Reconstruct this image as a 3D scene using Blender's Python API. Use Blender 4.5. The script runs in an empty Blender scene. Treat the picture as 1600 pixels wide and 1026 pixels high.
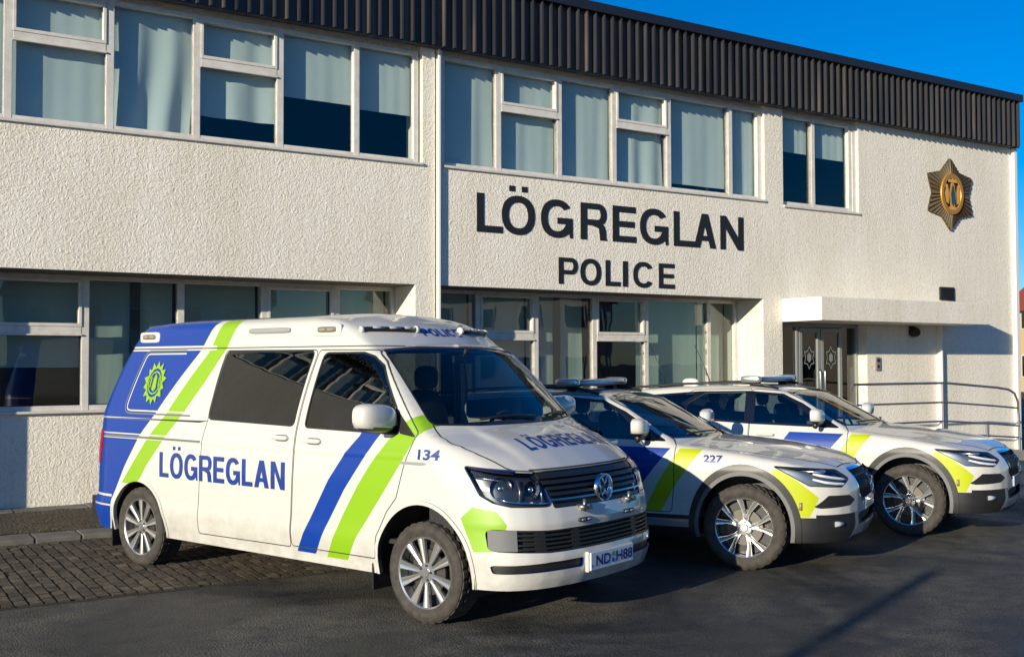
import bpy, bmesh, math, random
import numpy as np
from mathutils import Vector, Matrix
from mathutils.bvhtree import BVHTree
random.seed(7)
SC = bpy.context.scene
COL = SC.collection
PI = math.pi

# ------------------------------------------------------------------ camera, sky, sun, exposure
CAM_F, CAM_PITCH, CAM_ROLL, CAM_H = 1688.53, 0.0315348, -0.0023478, 1.77502
cd = bpy.data.cameras.new("camera"); cam = bpy.data.objects.new("camera", cd); COL.objects.link(cam)
cd.sensor_fit = 'HORIZONTAL'; cd.sensor_width = 36.0; cd.lens = CAM_F / 1600.0 * 36.0
cd.clip_start = 0.1; cd.clip_end = 2000
fw = Vector((0, math.cos(CAM_PITCH), math.sin(CAM_PITCH)))
rt = Vector((1, 0, 0)); up = rt.cross(fw)
cr, sr = math.cos(CAM_ROLL), math.sin(CAM_ROLL)
# image x axis = cr*right - sr*up ...
ix = rt * cr + up * sr
iy = up * cr - rt * sr
cam.matrix_world = Matrix(((ix.x, iy.x, -fw.x, 0), (ix.y, iy.y, -fw.y, 0), (ix.z, iy.z, -fw.z, CAM_H), (0, 0, 0, 1)))
SC.camera = cam
SC.render.resolution_x = 1024; SC.render.resolution_y = 656

SUN_DIR = Vector((1.523, 2.141, -0.64)).normalized()      # direction the light travels
elev = math.asin(-SUN_DIR.z); az = math.atan2(-SUN_DIR.x, -SUN_DIR.y)
w = bpy.data.worlds.new("World"); SC.world = w; w.use_nodes = True
nt = w.node_tree; bg = nt.nodes['Background']
sky = nt.nodes.new('ShaderNodeTexSky'); sky.sky_type = 'NISHITA'; sky.sun_disc = False
sky.sun_elevation = elev; sky.sun_rotation = az; sky.air_density = 1.0; sky.dust_density = 0.1; sky.ozone_density = 6.0
hs = nt.nodes.new('ShaderNodeHueSaturation'); hs.inputs['Saturation'].default_value = 1.28; hs.inputs['Value'].default_value = .72; hs.inputs['Hue'].default_value = .506
nt.links.new(sky.outputs[0], hs.inputs['Color']); nt.links.new(hs.outputs[0], bg.inputs[0]); bg.inputs[1].default_value = 0.15
sl = bpy.data.lights.new("sun", 'SUN'); sl.energy = 5.0; sl.angle = math.radians(0.5); sl.color = (1.0, 0.90, 0.70)
so = bpy.data.objects.new("sun", sl); COL.objects.link(so)
so.rotation_euler = SUN_DIR.to_track_quat('-Z', 'Y').to_euler()
SC.view_settings.view_transform = 'Standard'; SC.view_settings.look = 'None'
SC.view_settings.exposure = 0.40; SC.view_settings.gamma = 1.0

# ------------------------------------------------------------------ materials
MATS = {}
def mat(name, col=(.5,.5,.5), rough=.5, metal=0., coat=0., emis=None, bump=None, var=None, spec=.5, alpha=None):
    """bump=(scale, strength, distance, detail); var=(scale, amount, second colour)"""
    if name in MATS: return MATS[name]
    m = bpy.data.materials.new(name); m.use_nodes = True; MATS[name] = m
    n = m.node_tree.nodes; L = m.node_tree.links; p = n['Principled BSDF']
    p.inputs['Base Color'].default_value = (*col, 1); p.inputs['Roughness'].default_value = rough
    p.inputs['Metallic'].default_value = metal; p.inputs['Coat Weight'].default_value = coat
    p.inputs['Coat Roughness'].default_value = .04; p.inputs['Specular IOR Level'].default_value = spec
    if emis: p.inputs['Emission Color'].default_value = (*emis[:3], 1); p.inputs['Emission Strength'].default_value = emis[3]
    tc = n.new('ShaderNodeTexCoord')
    if var:
        no = n.new('ShaderNodeTexNoise'); no.inputs['Scale'].default_value = var[0]; no.inputs['Detail'].default_value = 8
        no.inputs['Roughness'].default_value = .62
        L.new(tc.outputs['Object'], no.inputs['Vector'])
        r = n.new('ShaderNodeValToRGB'); r.color_ramp.elements[0].position = .38; r.color_ramp.elements[1].position = .66
        mx = n.new('ShaderNodeMix'); mx.data_type = 'RGBA'
        mm = n.new('ShaderNodeMath'); mm.operation = 'MULTIPLY'; mm.inputs[1].default_value = var[1]
        L.new(no.outputs[0], r.inputs[0]); L.new(r.outputs[0], mm.inputs[0]); L.new(mm.outputs[0], mx.inputs[0])
        mx.inputs[6].default_value = (*col, 1); mx.inputs[7].default_value = (*var[2], 1)
        L.new(mx.outputs[2], p.inputs['Base Color'])
    if bump:
        no = n.new('ShaderNodeTexNoise'); no.inputs['Scale'].default_value = bump[0]
        no.inputs['Detail'].default_value = bump[3] if len(bump) > 3 else 3
        b = n.new('ShaderNodeBump'); b.inputs['Strength'].default_value = bump[1]; b.inputs['Distance'].default_value = bump[2]
        L.new(tc.outputs['Object'], no.inputs['Vector']); L.new(no.outputs[0], b.inputs['Height']); L.new(b.outputs[0], p.inputs['Normal'])
    return m

def glass(name, tint=(.8,.9,.88), refl=1.0, rough=.0, wav=0.0):
    if name in MATS: return MATS[name]
    m = bpy.data.materials.new(name); m.use_nodes = True; MATS[name] = m
    n = m.node_tree.nodes; L = m.node_tree.links; n.remove(n['Principled BSDF']); out = n['Material Output']
    t = n.new('ShaderNodeBsdfTransparent'); t.inputs[0].default_value = (*tint, 1)
    g = n.new('ShaderNodeBsdfGlossy'); g.inputs['Roughness'].default_value = rough
    f = n.new('ShaderNodeLayerWeight'); f.inputs['Blend'].default_value = .5          # Schlick reflectance, the same from both sides
    pw = n.new('ShaderNodeMath'); pw.operation = 'POWER'; pw.inputs[1].default_value = 5
    sc_ = n.new('ShaderNodeMath'); sc_.operation = 'MULTIPLY_ADD'; sc_.inputs[1].default_value = .95; sc_.inputs[2].default_value = .045
    L.new(f.outputs['Facing'], pw.inputs[0]); L.new(pw.outputs[0], sc_.inputs[0])
    mu = n.new('ShaderNodeMath'); mu.operation = 'MULTIPLY'; mu.inputs[1].default_value = refl; mu.use_clamp = True
    mx = n.new('ShaderNodeMixShader'); L.new(sc_.outputs[0], mu.inputs[0]); L.new(mu.outputs[0], mx.inputs[0])
    L.new(t.outputs[0], mx.inputs[1]); L.new(g.outputs[0], mx.inputs[2]); L.new(mx.outputs[0], out.inputs[0])
    if wav:
        tc = n.new('ShaderNodeTexCoord'); no = n.new('ShaderNodeTexNoise'); no.inputs['Scale'].default_value = 2.2; no.inputs['Detail'].default_value = 1
        b = n.new('ShaderNodeBump'); b.inputs['Strength'].default_value = wav; b.inputs['Distance'].default_value = .01
        L.new(tc.outputs['Object'], no.inputs['Vector']); L.new(no.outputs[0], b.inputs['Height']); L.new(b.outputs[0], g.inputs['Normal'])
    return m

def stucco():
    m = mat('stucco', (.56,.505,.425), .92)
    n = m.node_tree.nodes; L = m.node_tree.links; p = n['Principled BSDF']
    tc = n.new('ShaderNodeTexCoord')
    # coarse spatter dash relief
    a = n.new('ShaderNodeTexNoise'); a.inputs['Scale'].default_value = 30; a.inputs['Detail'].default_value = 5; a.inputs['Roughness'].default_value = .55
    a.inputs['Distortion'].default_value = .7
    v = n.new('ShaderNodeTexVoronoi'); v.feature = 'SMOOTH_F1'; v.inputs['Scale'].default_value = 42
    wn = n.new('ShaderNodeTexNoise'); wn.inputs['Scale'].default_value = 9; wn.inputs['Detail'].default_value = 3
    va = n.new('ShaderNodeVectorMath'); va.operation = 'ADD'
    vs = n.new('ShaderNodeVectorMath'); vs.operation = 'SCALE'; vs.inputs['Scale'].default_value = .12
    L.new(tc.outputs['Object'], wn.inputs['Vector']); L.new(wn.outputs['Color'], vs.inputs[0])
    L.new(tc.outputs['Object'], va.inputs[0]); L.new(vs.outputs[0], va.inputs[1])
    L.new(va.outputs[0], a.inputs['Vector']); L.new(va.outputs[0], v.inputs['Vector'])
    sub = n.new('ShaderNodeMath'); sub.operation = 'MULTIPLY_ADD'; sub.inputs[1].default_value = -.5
    L.new(v.outputs['Distance'], sub.inputs[0]); L.new(a.outputs[0], sub.inputs[2])
    b = n.new('ShaderNodeBump'); b.inputs['Strength'].default_value = .7; b.inputs['Distance'].default_value = .0145
    L.new(sub.outputs[0], b.inputs['Height']); L.new(b.outputs[0], p.inputs['Normal'])
    # broad stains, rain streaks
    mp = n.new('ShaderNodeMapping'); mp.inputs['Scale'].default_value = (1.2, 1.2, .35)
    s = n.new('ShaderNodeTexNoise'); s.inputs['Scale'].default_value = 1.1; s.inputs['Detail'].default_value = 9; s.inputs['Roughness'].default_value = .65
    L.new(tc.outputs['Object'], mp.inputs[0]); L.new(mp.outputs[0], s.inputs['Vector'])
    r = n.new('ShaderNodeValToRGB'); r.color_ramp.elements[0].position = .35; r.color_ramp.elements[1].position = .7
    r.color_ramp.elements[0].color = (.84,.79,.695,1); r.color_ramp.elements[1].color = (.74,.68,.57,1)
    L.new(s.outputs[0], r.inputs[0])
    mp2 = n.new('ShaderNodeMapping'); mp2.inputs['Scale'].default_value = (5.5, 5.5, .22); L.new(tc.outputs['Object'], mp2.inputs[0])
    s2 = n.new('ShaderNodeTexNoise'); s2.inputs['Scale'].default_value = 1.6; s2.inputs['Detail'].default_value = 6; L.new(mp2.outputs[0], s2.inputs['Vector'])
    r2 = n.new('ShaderNodeValToRGB'); r2.color_ramp.elements[0].position = .52; r2.color_ramp.elements[1].position = .78; r2.color_ramp.elements[0].color = (1,1,1,1); r2.color_ramp.elements[1].color = (.80,.72,.58,1)
    L.new(s2.outputs[0], r2.inputs[0]); mz = n.new('ShaderNodeMix'); mz.data_type = 'RGBA'; mz.blend_type = 'MULTIPLY'; mz.inputs[0].default_value = .3
    L.new(r.outputs[0], mz.inputs[6]); L.new(r2.outputs[0], mz.inputs[7]); r = mz
    # low spots of the relief coloured darker
    rr = n.new('ShaderNodeValToRGB'); rr.color_ramp.elements[0].position = .25; rr.color_ramp.elements[1].position = .5
    rr.color_ramp.elements[0].color = (.72,.69,.64,1); rr.color_ramp.elements[1].color = (1,1,1,1)
    L.new(a.outputs[0], rr.inputs[0])
    mx = n.new('ShaderNodeMix'); mx.data_type = 'RGBA'; mx.blend_type = 'MULTIPLY'; mx.inputs[0].default_value = .8
    L.new(r.outputs[2], mx.inputs[6]); L.new(rr.outputs[0], mx.inputs[7]); L.new(mx.outputs[2], p.inputs['Base Color'])
    return m

def asphalt_mat():
    m = mat('asphalt', (.05,.05,.05), .85, spec=.35)
    n = m.node_tree.nodes; L = m.node_tree.links; p = n['Principled BSDF']; tc = n.new('ShaderNodeTexCoord')
    def noise(sc, det, rough=.6, dist=0.):
        x = n.new('ShaderNodeTexNoise'); x.inputs['Scale'].default_value = sc; x.inputs['Detail'].default_value = det; x.inputs['Roughness'].default_value = rough; x.inputs['Distortion'].default_value = dist
        L.new(tc.outputs['Object'], x.inputs['Vector']); return x
    def ramp(src, stops):
        r = n.new('ShaderNodeValToRGB'); e = r.color_ramp.elements
        e[0].position, e[0].color = stops[0][0], (*stops[0][1], 1); e[1].position, e[1].color = stops[-1][0], (*stops[-1][1], 1)
        for q in stops[1:-1]: x = e.new(q[0]); x.color = (*q[1], 1)
        L.new(src, r.inputs[0]); return r
    def mul(a, b, f=1., mode='MULTIPLY'):
        x = n.new('ShaderNodeMix'); x.data_type = 'RGBA'; x.blend_type = mode; x.inputs[0].default_value = f; L.new(a, x.inputs[6]); L.new(b, x.inputs[7]); return x.outputs[2]
    big = noise(.55, 8, .62, .8); mid = noise(4.5, 7, .7, .3); fine = noise(70, 5, .75)
    v = n.new('ShaderNodeTexVoronoi'); v.inputs['Scale'].default_value = 75; L.new(tc.outputs['Object'], v.inputs['Vector'])
    c = ramp(big.outputs[0], [(.33,(.017,.018,.020)),(.45,(.045,.044,.043)),(.58,(.090,.086,.076)),(.72,(.055,.058,.062))]).outputs[0]
    c = mul(c, ramp(mid.outputs[0], [(.32,(.55,.56,.60)),(.5,(1,1,1)),(.68,(1.35,1.28,1.15))]).outputs[0])
    c = mul(c, ramp(fine.outputs[0], [(.34,(.30,.30,.30)),(.5,(.95,.95,.95)),(.66,(2.4,2.3,2.1))]).outputs[0])
    # pale aggregate stones
    sp = ramp(v.outputs['Distance'], [(.10,(1,1,1)),(.24,(0,0,0))]).outputs[0]
    sel = ramp(v.outputs['Color'], [(.70,(0,0,0)),(.80,(1,1,1))]).outputs[0]
    st_ = mul(sp, sel); add = n.new('ShaderNodeMix'); add.data_type = 'RGBA'; L.new(st_, add.inputs[0]); L.new(c, add.inputs[6]); add.inputs[7].default_value = (.17,.16,.14,1)
    L.new(add.outputs[2], p.inputs['Base Color'])
    b = n.new('ShaderNodeBump'); b.inputs['Strength'].default_value = 1; b.inputs['Distance'].default_value = .008
    ad = n.new('ShaderNodeMath'); ad.operation = 'SUBTRACT'; L.new(fine.outputs[0], ad.inputs[0]); L.new(v.outputs['Distance'], ad.inputs[1])
    L.new(ad.outputs[0], b.inputs['Height']); L.new(b.outputs[0], p.inputs['Normal'])
    r3 = n.new('ShaderNodeMapRange'); r3.inputs['From Min'].default_value = .35; r3.inputs['From Max'].default_value = .6
    r3.inputs['To Min'].default_value = .40; r3.inputs['To Max'].default_value = .90; L.new(big.outputs[0], r3.inputs['Value']); L.new(r3.outputs[0], p.inputs['Roughness'])
    return m

# ------------------------------------------------------------------ helpers
def link(name, bm, m, parent=None, smooth=False, loc=None, rot=None):
    me = bpy.data.meshes.new(name); bm.normal_update(); bm.to_mesh(me); bm.free()
    o = bpy.data.objects.new(name, me); COL.objects.link(o)
    for x in (m if isinstance(m, (list, tuple)) else [m]): me.materials.append(x)
    if parent: o.parent = parent
    if loc: o.location = loc
    if rot: o.rotation_euler = rot
    if smooth:
        me.polygons.foreach_set('use_smooth', [True]*len(me.polygons))
        me.set_sharp_from_angle(angle=math.radians(smooth if smooth is not True else 40))
    return o
def thing(name, label, cat, loc=(0,0,0), rz=0., group=None):
    o = bpy.data.objects.new(name, None); COL.objects.link(o); o.empty_display_size = .2
    o.location = loc; o.rotation_euler = (0,0,rz); tag(o, label, cat, group); return o
def tag(o, label, cat, group=None):
    o['label'] = label; o['category'] = cat
    if group: o['group'] = group
def struct(o): o['kind'] = 'structure'; return o
def box(bm, x0, x1, y0, y1, z0, z1, mi=0, bevel=0.):
    vs = [bm.verts.new((x, y, z)) for x in (x0, x1) for y in (y0, y1) for z in (z0, z1)]
    fs = [(0,1,3,2),(4,6,7,5),(0,4,5,1),(2,3,7,6),(0,2,6,4),(1,5,7,3)]
    F = [bm.faces.new([vs[i] for i in f]) for f in fs]
    for f in F: f.material_index = mi
    if bevel:
        es = list({e for f in F for e in f.edges})
        bmesh.ops.bevel(bm, geom=es, offset=bevel, segments=2, affect='EDGES', profile=.6)
    return F
def tube(bm, pts, r, n=10, mi=0, cap=True):
    pts = [Vector(p) for p in pts]; rings = []
    rad = r if isinstance(r, (list, tuple)) else [r]*len(pts)
    up0 = None
    for i, p in enumerate(pts):
        d = (pts[min(i+1, len(pts)-1)] - pts[max(i-1, 0)]).normalized()
        a = Vector((0,0,1)) if abs(d.z) < .9 else Vector((1,0,0))
        if up0 is not None: a = up0
        u = d.cross(a).normalized(); v = u.cross(d).normalized(); up0 = v
        rings.append([bm.verts.new(p + (u*math.cos(2*PI*k/n) + v*math.sin(2*PI*k/n))*rad[i]) for k in range(n)])
    for a, b in zip(rings, rings[1:]):
        for k in range(n):
            f = bm.faces.new((a[k], a[(k+1)%n], b[(k+1)%n], b[k])); f.material_index = mi; f.smooth = True
    if cap:
        for rg in (rings[0][::-1], rings[-1]):
            f = bm.faces.new(rg); f.material_index = mi
def lathe_y(bm, prof, n=64, mi=0, cx=0, cz=0):
    """prof: list of (r, y) revolved about the Y axis"""
    rings = []
    for r, y in prof:
        if r < 1e-6: rings.append([bm.verts.new((cx, y, cz))])
        else: rings.append([bm.verts.new((cx + r*math.cos(2*PI*k/n), y, cz + r*math.sin(2*PI*k/n))) for k in range(n)])
    for a, b in zip(rings, rings[1:]):
        for k in range(n):
            k2 = (k+1) % n
            if len(a) == 1 and len(b) == 1: continue
            if len(a) == 1: f = bm.faces.new((a[0], b[k2], b[k]))
            elif len(b) == 1: f = bm.faces.new((a[k], a[k2], b[0]))
            else: f = bm.faces.new((a[k], a[k2], b[k2], b[k]))
            f.material_index = mi; f.smooth = True
def blob(bm, c, r, e=2.6, nu=20, nv=14, mi=0, fn=None):
    """superellipsoid"""
    def s(t): return math.copysign(abs(t)**(2/e), t)
    rows = []
    for j in range(1, nv):
        th = -PI/2 + PI*j/nv
        rows.append([Vector((s(math.cos(th))*s(math.cos(2*PI*i/nu)), s(math.cos(th))*s(math.sin(2*PI*i/nu)), s(math.sin(th)))) for i in range(nu)])
    def mk(v):
        v = Vector((c[0]+v.x*r[0], c[1]+v.y*r[1], c[2]+v.z*r[2]))
        return bm.verts.new(fn(v) if fn else v)
    R = [[mk(v) for v in row] for row in rows]; b = mk(Vector((0,0,-1))); t = mk(Vector((0,0,1)))
    for a, d in zip(R, R[1:]):
        for i in range(nu):
            f = bm.faces.new((a[i], a[(i+1)%nu], d[(i+1)%nu], d[i])); f.smooth = True; f.material_index = mi
    for i in range(nu):
        f = bm.faces.new((b, R[0][(i+1)%nu], R[0][i])); f.smooth = True; f.material_index = mi
        f = bm.faces.new((t, R[-1][i], R[-1][(i+1)%nu])); f.smooth = True; f.material_index = mi

def fix(bm): bmesh.ops.recalc_face_normals(bm, faces=bm.faces)

def fix0(bm): bmesh.ops.recalc_face_normals(bm, faces=bm.faces)
def gloss0(): return mat('gloss_black', (.008,.008,.009), .08, coat=1)
def star_p(cx, cy, rx, ry, n=8, inner=.72, ph=0):
    P = []
    for k in range(2*n):
        r = 1 if k % 2 == 0 else inner; a = PI/2 + ph + PI*k/n; P.append((cx+rx*r*math.cos(a), cy+ry*r*math.sin(a)))
    return P
def text_mesh(s, bold=.0, extrude=0.):
    cu = bpy.data.curves.new('t', 'FONT'); cu.body = s; cu.size = 1; cu.offset = bold; cu.extrude = extrude; cu.resolution_u = 5
    o = bpy.data.objects.new('t', cu); COL.objects.link(o)
    dg = bpy.context.evaluated_depsgraph_get(); me = bpy.data.meshes.new_from_object(o.evaluated_get(dg))
    bpy.data.objects.remove(o); bpy.data.curves.remove(cu)
    bm = bmesh.new(); bm.from_mesh(me); bpy.data.meshes.remove(me); return bm
def glyph(ch, w, h, th, tb):
    """outlines of a bold grotesque capital in a w x h box (list of loops, holes included)"""
    def arc(cx, cy, rx, ry, a0, a1, n=14, e=2.25):
        o = []
        for k in range(n+1):
            a = math.radians(a0+(a1-a0)*k/n); c, s_ = math.cos(a), math.sin(a)
            o.append((cx+rx*math.copysign(abs(c)**(2/e), c), cy+ry*math.copysign(abs(s_)**(2/e), s_)))
        return o
    X, Y = w/2, h/2
    if ch == 'L': return [[(0,0),(w,0),(w,tb),(th,tb),(th,h),(0,h)]]
    if ch == 'I': return [[(0,0),(w,0),(w,h),(0,h)]]
    if ch == 'E': return [[(0,0),(w,0),(w,tb),(th,tb),(th,.42*h),(w*.93,.42*h),(w*.93,.42*h+tb*.95),(th,.42*h+tb*.95),(th,h-tb),(w*.98,h-tb),(w*.98,h),(0,h)]]
    if ch == 'N': return [[(0,0),(th,0),(th,.64*h),(w-1.08*th,0),(w,0),(w,h),(w-th,h),(w-th,.36*h),(1.08*th,h),(0,h)]]
    if ch == 'O': return [arc(X,Y,X,Y+.012*h,0,360,44)[:-1], arc(X,Y,X-th,Y-tb*.95,0,360,44)[:-1]]
    if ch == 'C': return [arc(X,Y,X,Y+.012*h,33,327,36) + arc(X,Y,X-th,Y-tb*.95,318,42,30)]
    if ch == 'G': return [arc(X,Y,X,Y+.012*h,35,300,34) + [(w-.48*th,.13*h),(w-.40*th,0),(w,0),(w,.53*h),(.52*w,.53*h),(.52*w,.53*h-tb*.95),(w-th,.53*h-tb*.95)] + arc(X,Y,X-th,Y-tb*.95,325,44,30)]
    if ch in 'PR':
        y0 = .37*h if ch == 'P' else .40*h; rb = (h-y0)/2; hb = rb-tb*.92
        hole = [(th,y0+tb*.92)] + arc(w-rb,y0+rb,rb-th*.95,hb,-90,90,14) + [(th,h-tb*.92)]
        if ch == 'P': o = [(0,0),(th,0),(th,y0)] + arc(w-rb,y0+rb,rb,rb,-90,90,16) + [(0,h)]
        else: o = [(0,0),(th,0),(th,y0),(.42*w,y0),(w-1.25*th,.32*h),(w-1.14*th,.17*h),(w-1.05*th,0),(w+.03*w,0),(w-.10*th,.08*h),(w-.12*th,.25*h),(w-.35*th,.39*h),(w-.72*th,.455*h)] + arc(w-rb,y0+rb,rb,rb,-52,90,14) + [(0,h)]
        return [o, hole]
    if ch == 'A':
        q = .5*w-.58*th; a, b = .21, .21*h+tb*.85
        return [[(0,0),(1.08*th,0),(1.08*th+a*q,a*h),(w-1.08*th-a*q,a*h),(w-1.08*th,0),(w,0),(.5*w+.58*th,h),(.5*w-.58*th,h)],
                [(1.08*th+b/h*q,b),(w-1.08*th-b/h*q,b),(.5*w,(.5*w-1.08*th)/q*h)]]
def outline_mesh(loops, extrude=0.):
    cu = bpy.data.curves.new('g', 'CURVE'); cu.dimensions = '2D'; cu.fill_mode = 'BOTH'; cu.extrude = extrude
    for lp_ in loops:
        sp = cu.splines.new('POLY'); sp.points.add(len(lp_)-1); sp.use_cyclic_u = True
        for q, (x, y) in zip(sp.points, lp_): q.co = (x, y, 0, 1)
    o = bpy.data.objects.new('g', cu); COL.objects.link(o); dg = bpy.context.evaluated_depsgraph_get()
    me = bpy.data.meshes.new_from_object(o.evaluated_get(dg)); bpy.data.objects.remove(o); bpy.data.curves.remove(cu)
    bm = bmesh.new(); bm.from_mesh(me); bpy.data.meshes.remove(me); return bm
GW = {'L': .74, 'O': 1.0, 'G': 1.0, 'R': .94, 'E': .80, 'A': .98, 'N': .92, 'P': .86, 'I': .26, 'C': .95}
def word_mesh(word, x0, x1, y0, h, th=.2, tb=.17, gapw=.13, sq=1.):
    """capital word fitted between x0 and x1 with cap height h"""
    tot = sum(GW[{'\u00d6':'O'}.get(c, c)] for c in word) + gapw*(len(word)-1); k = (x1-x0)/tot; x = x0; loops = []
    for c in word:
        b = {'\u00d6':'O'}.get(c, c); w_ = GW[b]*k
        for lp_ in glyph(b, w_, h, th*h*sq, tb*h): loops.append([(x+px, y0+py) for px, py in lp_])
        if c != b:
            r = .085*h
            for q in (.30, .70): cx = x+w_*q; loops.append([(cx-r, y0+1.11*h), (cx+r, y0+1.11*h), (cx+r, y0+1.26*h), (cx-r, y0+1.26*h)])
        x += w_+gapw*k
    return outline_mesh(loops)
def fit2d(bm, x0, x1, y0, y1):
    xs = [v.co.x for v in bm.verts]; ys = [v.co.y for v in bm.verts]
    ax, bx, ay, by = min(xs), max(xs), min(ys), max(ys)
    for v in bm.verts:
        v.co.x = x0 + (v.co.x-ax)/(bx-ax)*(x1-x0); v.co.y = y0 + (v.co.y-ay)/(by-ay)*(y1-y0)
def poly_bm(polys):
    bm = bmesh.new()
    for p in polys:
        bm.faces.new([bm.verts.new((x, y, 0)) for x, y in p])
    return bm
def chop(bm, step):
    xs = [v.co.x for v in bm.verts]; ys = [v.co.y for v in bm.verts]
    for ax, lo, hi in ((0, min(xs), max(xs)), (1, min(ys), max(ys))):
        t = lo + step*.5
        while t < hi:
            co = (t,0,0) if ax == 0 else (0,t,0); no = (1,0,0) if ax == 0 else (0,1,0)
            bmesh.ops.bisect_plane(bm, geom=list(bm.verts)+list(bm.edges)+list(bm.faces), plane_co=co, plane_no=no)
            t += step

def rrect(x0, x1, y0, y1, r, n=4): return rpoly([(x0,y0),(x1,y0),(x1,y1),(x0,y1)], r, n)
def rpoly(pts, r, n=4):
    """rounded polygon; r a number or a list per corner"""
    out = []; N = len(pts)
    for i in range(N):
        p0, p, p1 = (np.array(pts[(i+k) % N], float) for k in (-1, 0, 1))
        rr = r[i] if isinstance(r, (list, tuple)) else r
        a, b = p0-p, p1-p; la, lb = np.linalg.norm(a), np.linalg.norm(b); a, b = a/la, b/lb
        ang = math.acos(max(-1, min(1, a@b)))
        if rr <= 0 or ang > 3.05: out.append(tuple(p)); continue
        d = min(rr/math.tan(ang/2), la*.48, lb*.48)
        s, e = p+a*d, p+b*d
        for k in range(n+1):
            t = k/n; out.append(tuple((1-t)**2*s + 2*t*(1-t)*p + t*t*e))
    return out
def inset(poly, d):
    """offset a simple polygon inward by d"""
    P = [np.array(p, float) for p in poly]; N = len(P)
    A = sum(P[i][0]*P[(i+1)%N][1]-P[(i+1)%N][0]*P[i][1] for i in range(N)); sg = 1 if A > 0 else -1
    out = []
    for i in range(N):
        a, p, b = P[i-1], P[i], P[(i+1)%N]
        d1 = p-a; d2 = b-p; l1, l2 = np.linalg.norm(d1), np.linalg.norm(d2)
        if l1 < 1e-9 or l2 < 1e-9: out.append(tuple(p)); continue
        n1 = np.array([-d1[1], d1[0]])/l1*sg; n2 = np.array([-d2[1], d2[0]])/l2*sg
        m = n1+n2; m /= max(.35, m@m)**.5; c = max(.5, m@n1); out.append(tuple(p + m/np.linalg.norm(m)*d/max(.5, (m/np.linalg.norm(m))@n1)))
    return out
def inside(poly, x, y):
    c = False; n = len(poly); j = n-1
    for i in range(n):
        xi, yi = poly[i]; xj, yj = poly[j]
        if (yi > y) != (yj > y) and x < (xj-xi)*(y-yi)/(yj-yi)+xi: c = not c
        j = i
    return c

# ------------------------------------------------------------------ the police station
TH = .5621; D0 = 15.4
stuc = stucco()
plas = mat('smooth_render', (.76,.71,.61), .85, bump=(30,.25,.006), var=(3.5,.45,(.55,.47,.34)))
frm = mat('window_frame_paint', (.66,.63,.58), .5, bump=(60,.1,.002), var=(9,.5,(.46,.42,.36)))
whitew = mat('white_wall_paint', (.74,.72,.67), .6, bump=(30,.15,.004))
pane_up = glass('window_glass', (.80,.88,.87), 1.7, wav=.10)
pane_gr = glass('lower_window_glass', (.62,.72,.68), 2.3, wav=.10)
blindm = mat('blind_fabric', (.57,.61,.60), .9, bump=(4,.15,.02,1))
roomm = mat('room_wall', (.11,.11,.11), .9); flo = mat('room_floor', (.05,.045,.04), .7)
def fascia_mat():
    m = mat('dark_ribbed_cladding', (.03,.027,.03), .42, metal=.15)
    n = m.node_tree.nodes; L = m.node_tree.links; p = n['Principled BSDF']; tc = n.new('ShaderNodeTexCoord')
    mp = n.new('ShaderNodeMapping'); mp.inputs['Scale'].default_value = (3.2,.02,.12); no = n.new('ShaderNodeTexNoise'); no.inputs['Scale'].default_value = 2.2; no.inputs['Detail'].default_value = 4
    L.new(tc.outputs['Object'], mp.inputs[0]); L.new(mp.outputs[0], no.inputs['Vector'])
    r = n.new('ShaderNodeValToRGB'); e = r.color_ramp.elements; e[0].position = .32; e[0].color = (.018,.019,.025,1); e[1].position = .60; e[1].color = (.048,.045,.046,1)
    x = r.color_ramp.elements.new(.72); x.color = (.13,.10,.08,1)
    L.new(no.outputs[0], r.inputs[0]); L.new(r.outputs[0], p.inputs['Base Color']); return m
fasm = fascia_mat()
st = thing('police_station', 'two storey cream roughcast police station with dark ribbed roof fascia and long window bands', 'building', (0, D0, 0), TH)
# solid wall blocks: local x along the facade, y inward, z up
bm = bmesh.new()
XL, XR = -24., 12.0
GY = .62                                                        # ground floor glazing is set this far back
for a in (
    (XL, -1.24, 0, .30, 2.835, 4.455), (-1.18, 5.03, 0, .30, 2.835, 4.455),        # spandrel bands
    (XL, -1.54, .30, .80, 2.835, 3.02), (-1.14, 4.97, .30, .80, 2.835, 3.02),
    (-1.43, -1.24, 0, .5, 4.455, 7.0), (-1.54, -1.24, 0, .95, -.1, 2.835),          # pier by the joint
    (-1.18, -1.12, 0, .5, 4.455, 7.0), (-1.18, -1.14, .02, .95, -.1, 2.835),
    (5.03, 5.46, 0, .5, 4.455, 7.0), (4.97, 5.41, 0, .95, -.1, 2.835), (5.03, 5.46, 0, .3, 2.835, 4.455),
    (5.46, XR, 0, .30, 2.835, 4.405), (7.37, XR, 0, .30, 4.405, 7.0),
    (5.41, 7.54, 0, .30, 2.455, 2.835), (7.54, XR, 0, .30, -.1, 2.835),
    (XL, -1.54, .60, .80, -.1, 1.19), (-1.14, 4.97, .60, .80, -.1, 1.19),          # walls below the ground floor windows
    (XL, -7.72, 0, .60, -.1, 2.835),                                               # end of the recess, left of the frame
    (XL, -1.43, .10, .40, 6.03, 7.0), (-1.12, 5.03, .10, .40, 6.03, 7.0), (5.46, 7.37, .10, .40, 6.03, 7.0),
): box(bm, *a)
link('wall', bm, stuc, st)
bm = bmesh.new(); box(bm, XR-.3, XR, .30, 11, -.1, 7.0); box(bm, XL, XR, 10.7, 11, -.1, 7.0); box(bm, XL, XL+.3, .3, 11, -.1, 7.0); link('side_wall', bm, stuc, st)
bm = bmesh.new(); box(bm, XL, XR+.0, -.05, 11.1, 7.0, 7.06); link('roof', bm, mat('roof_felt', (.05,.05,.055), .9), st)
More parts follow.
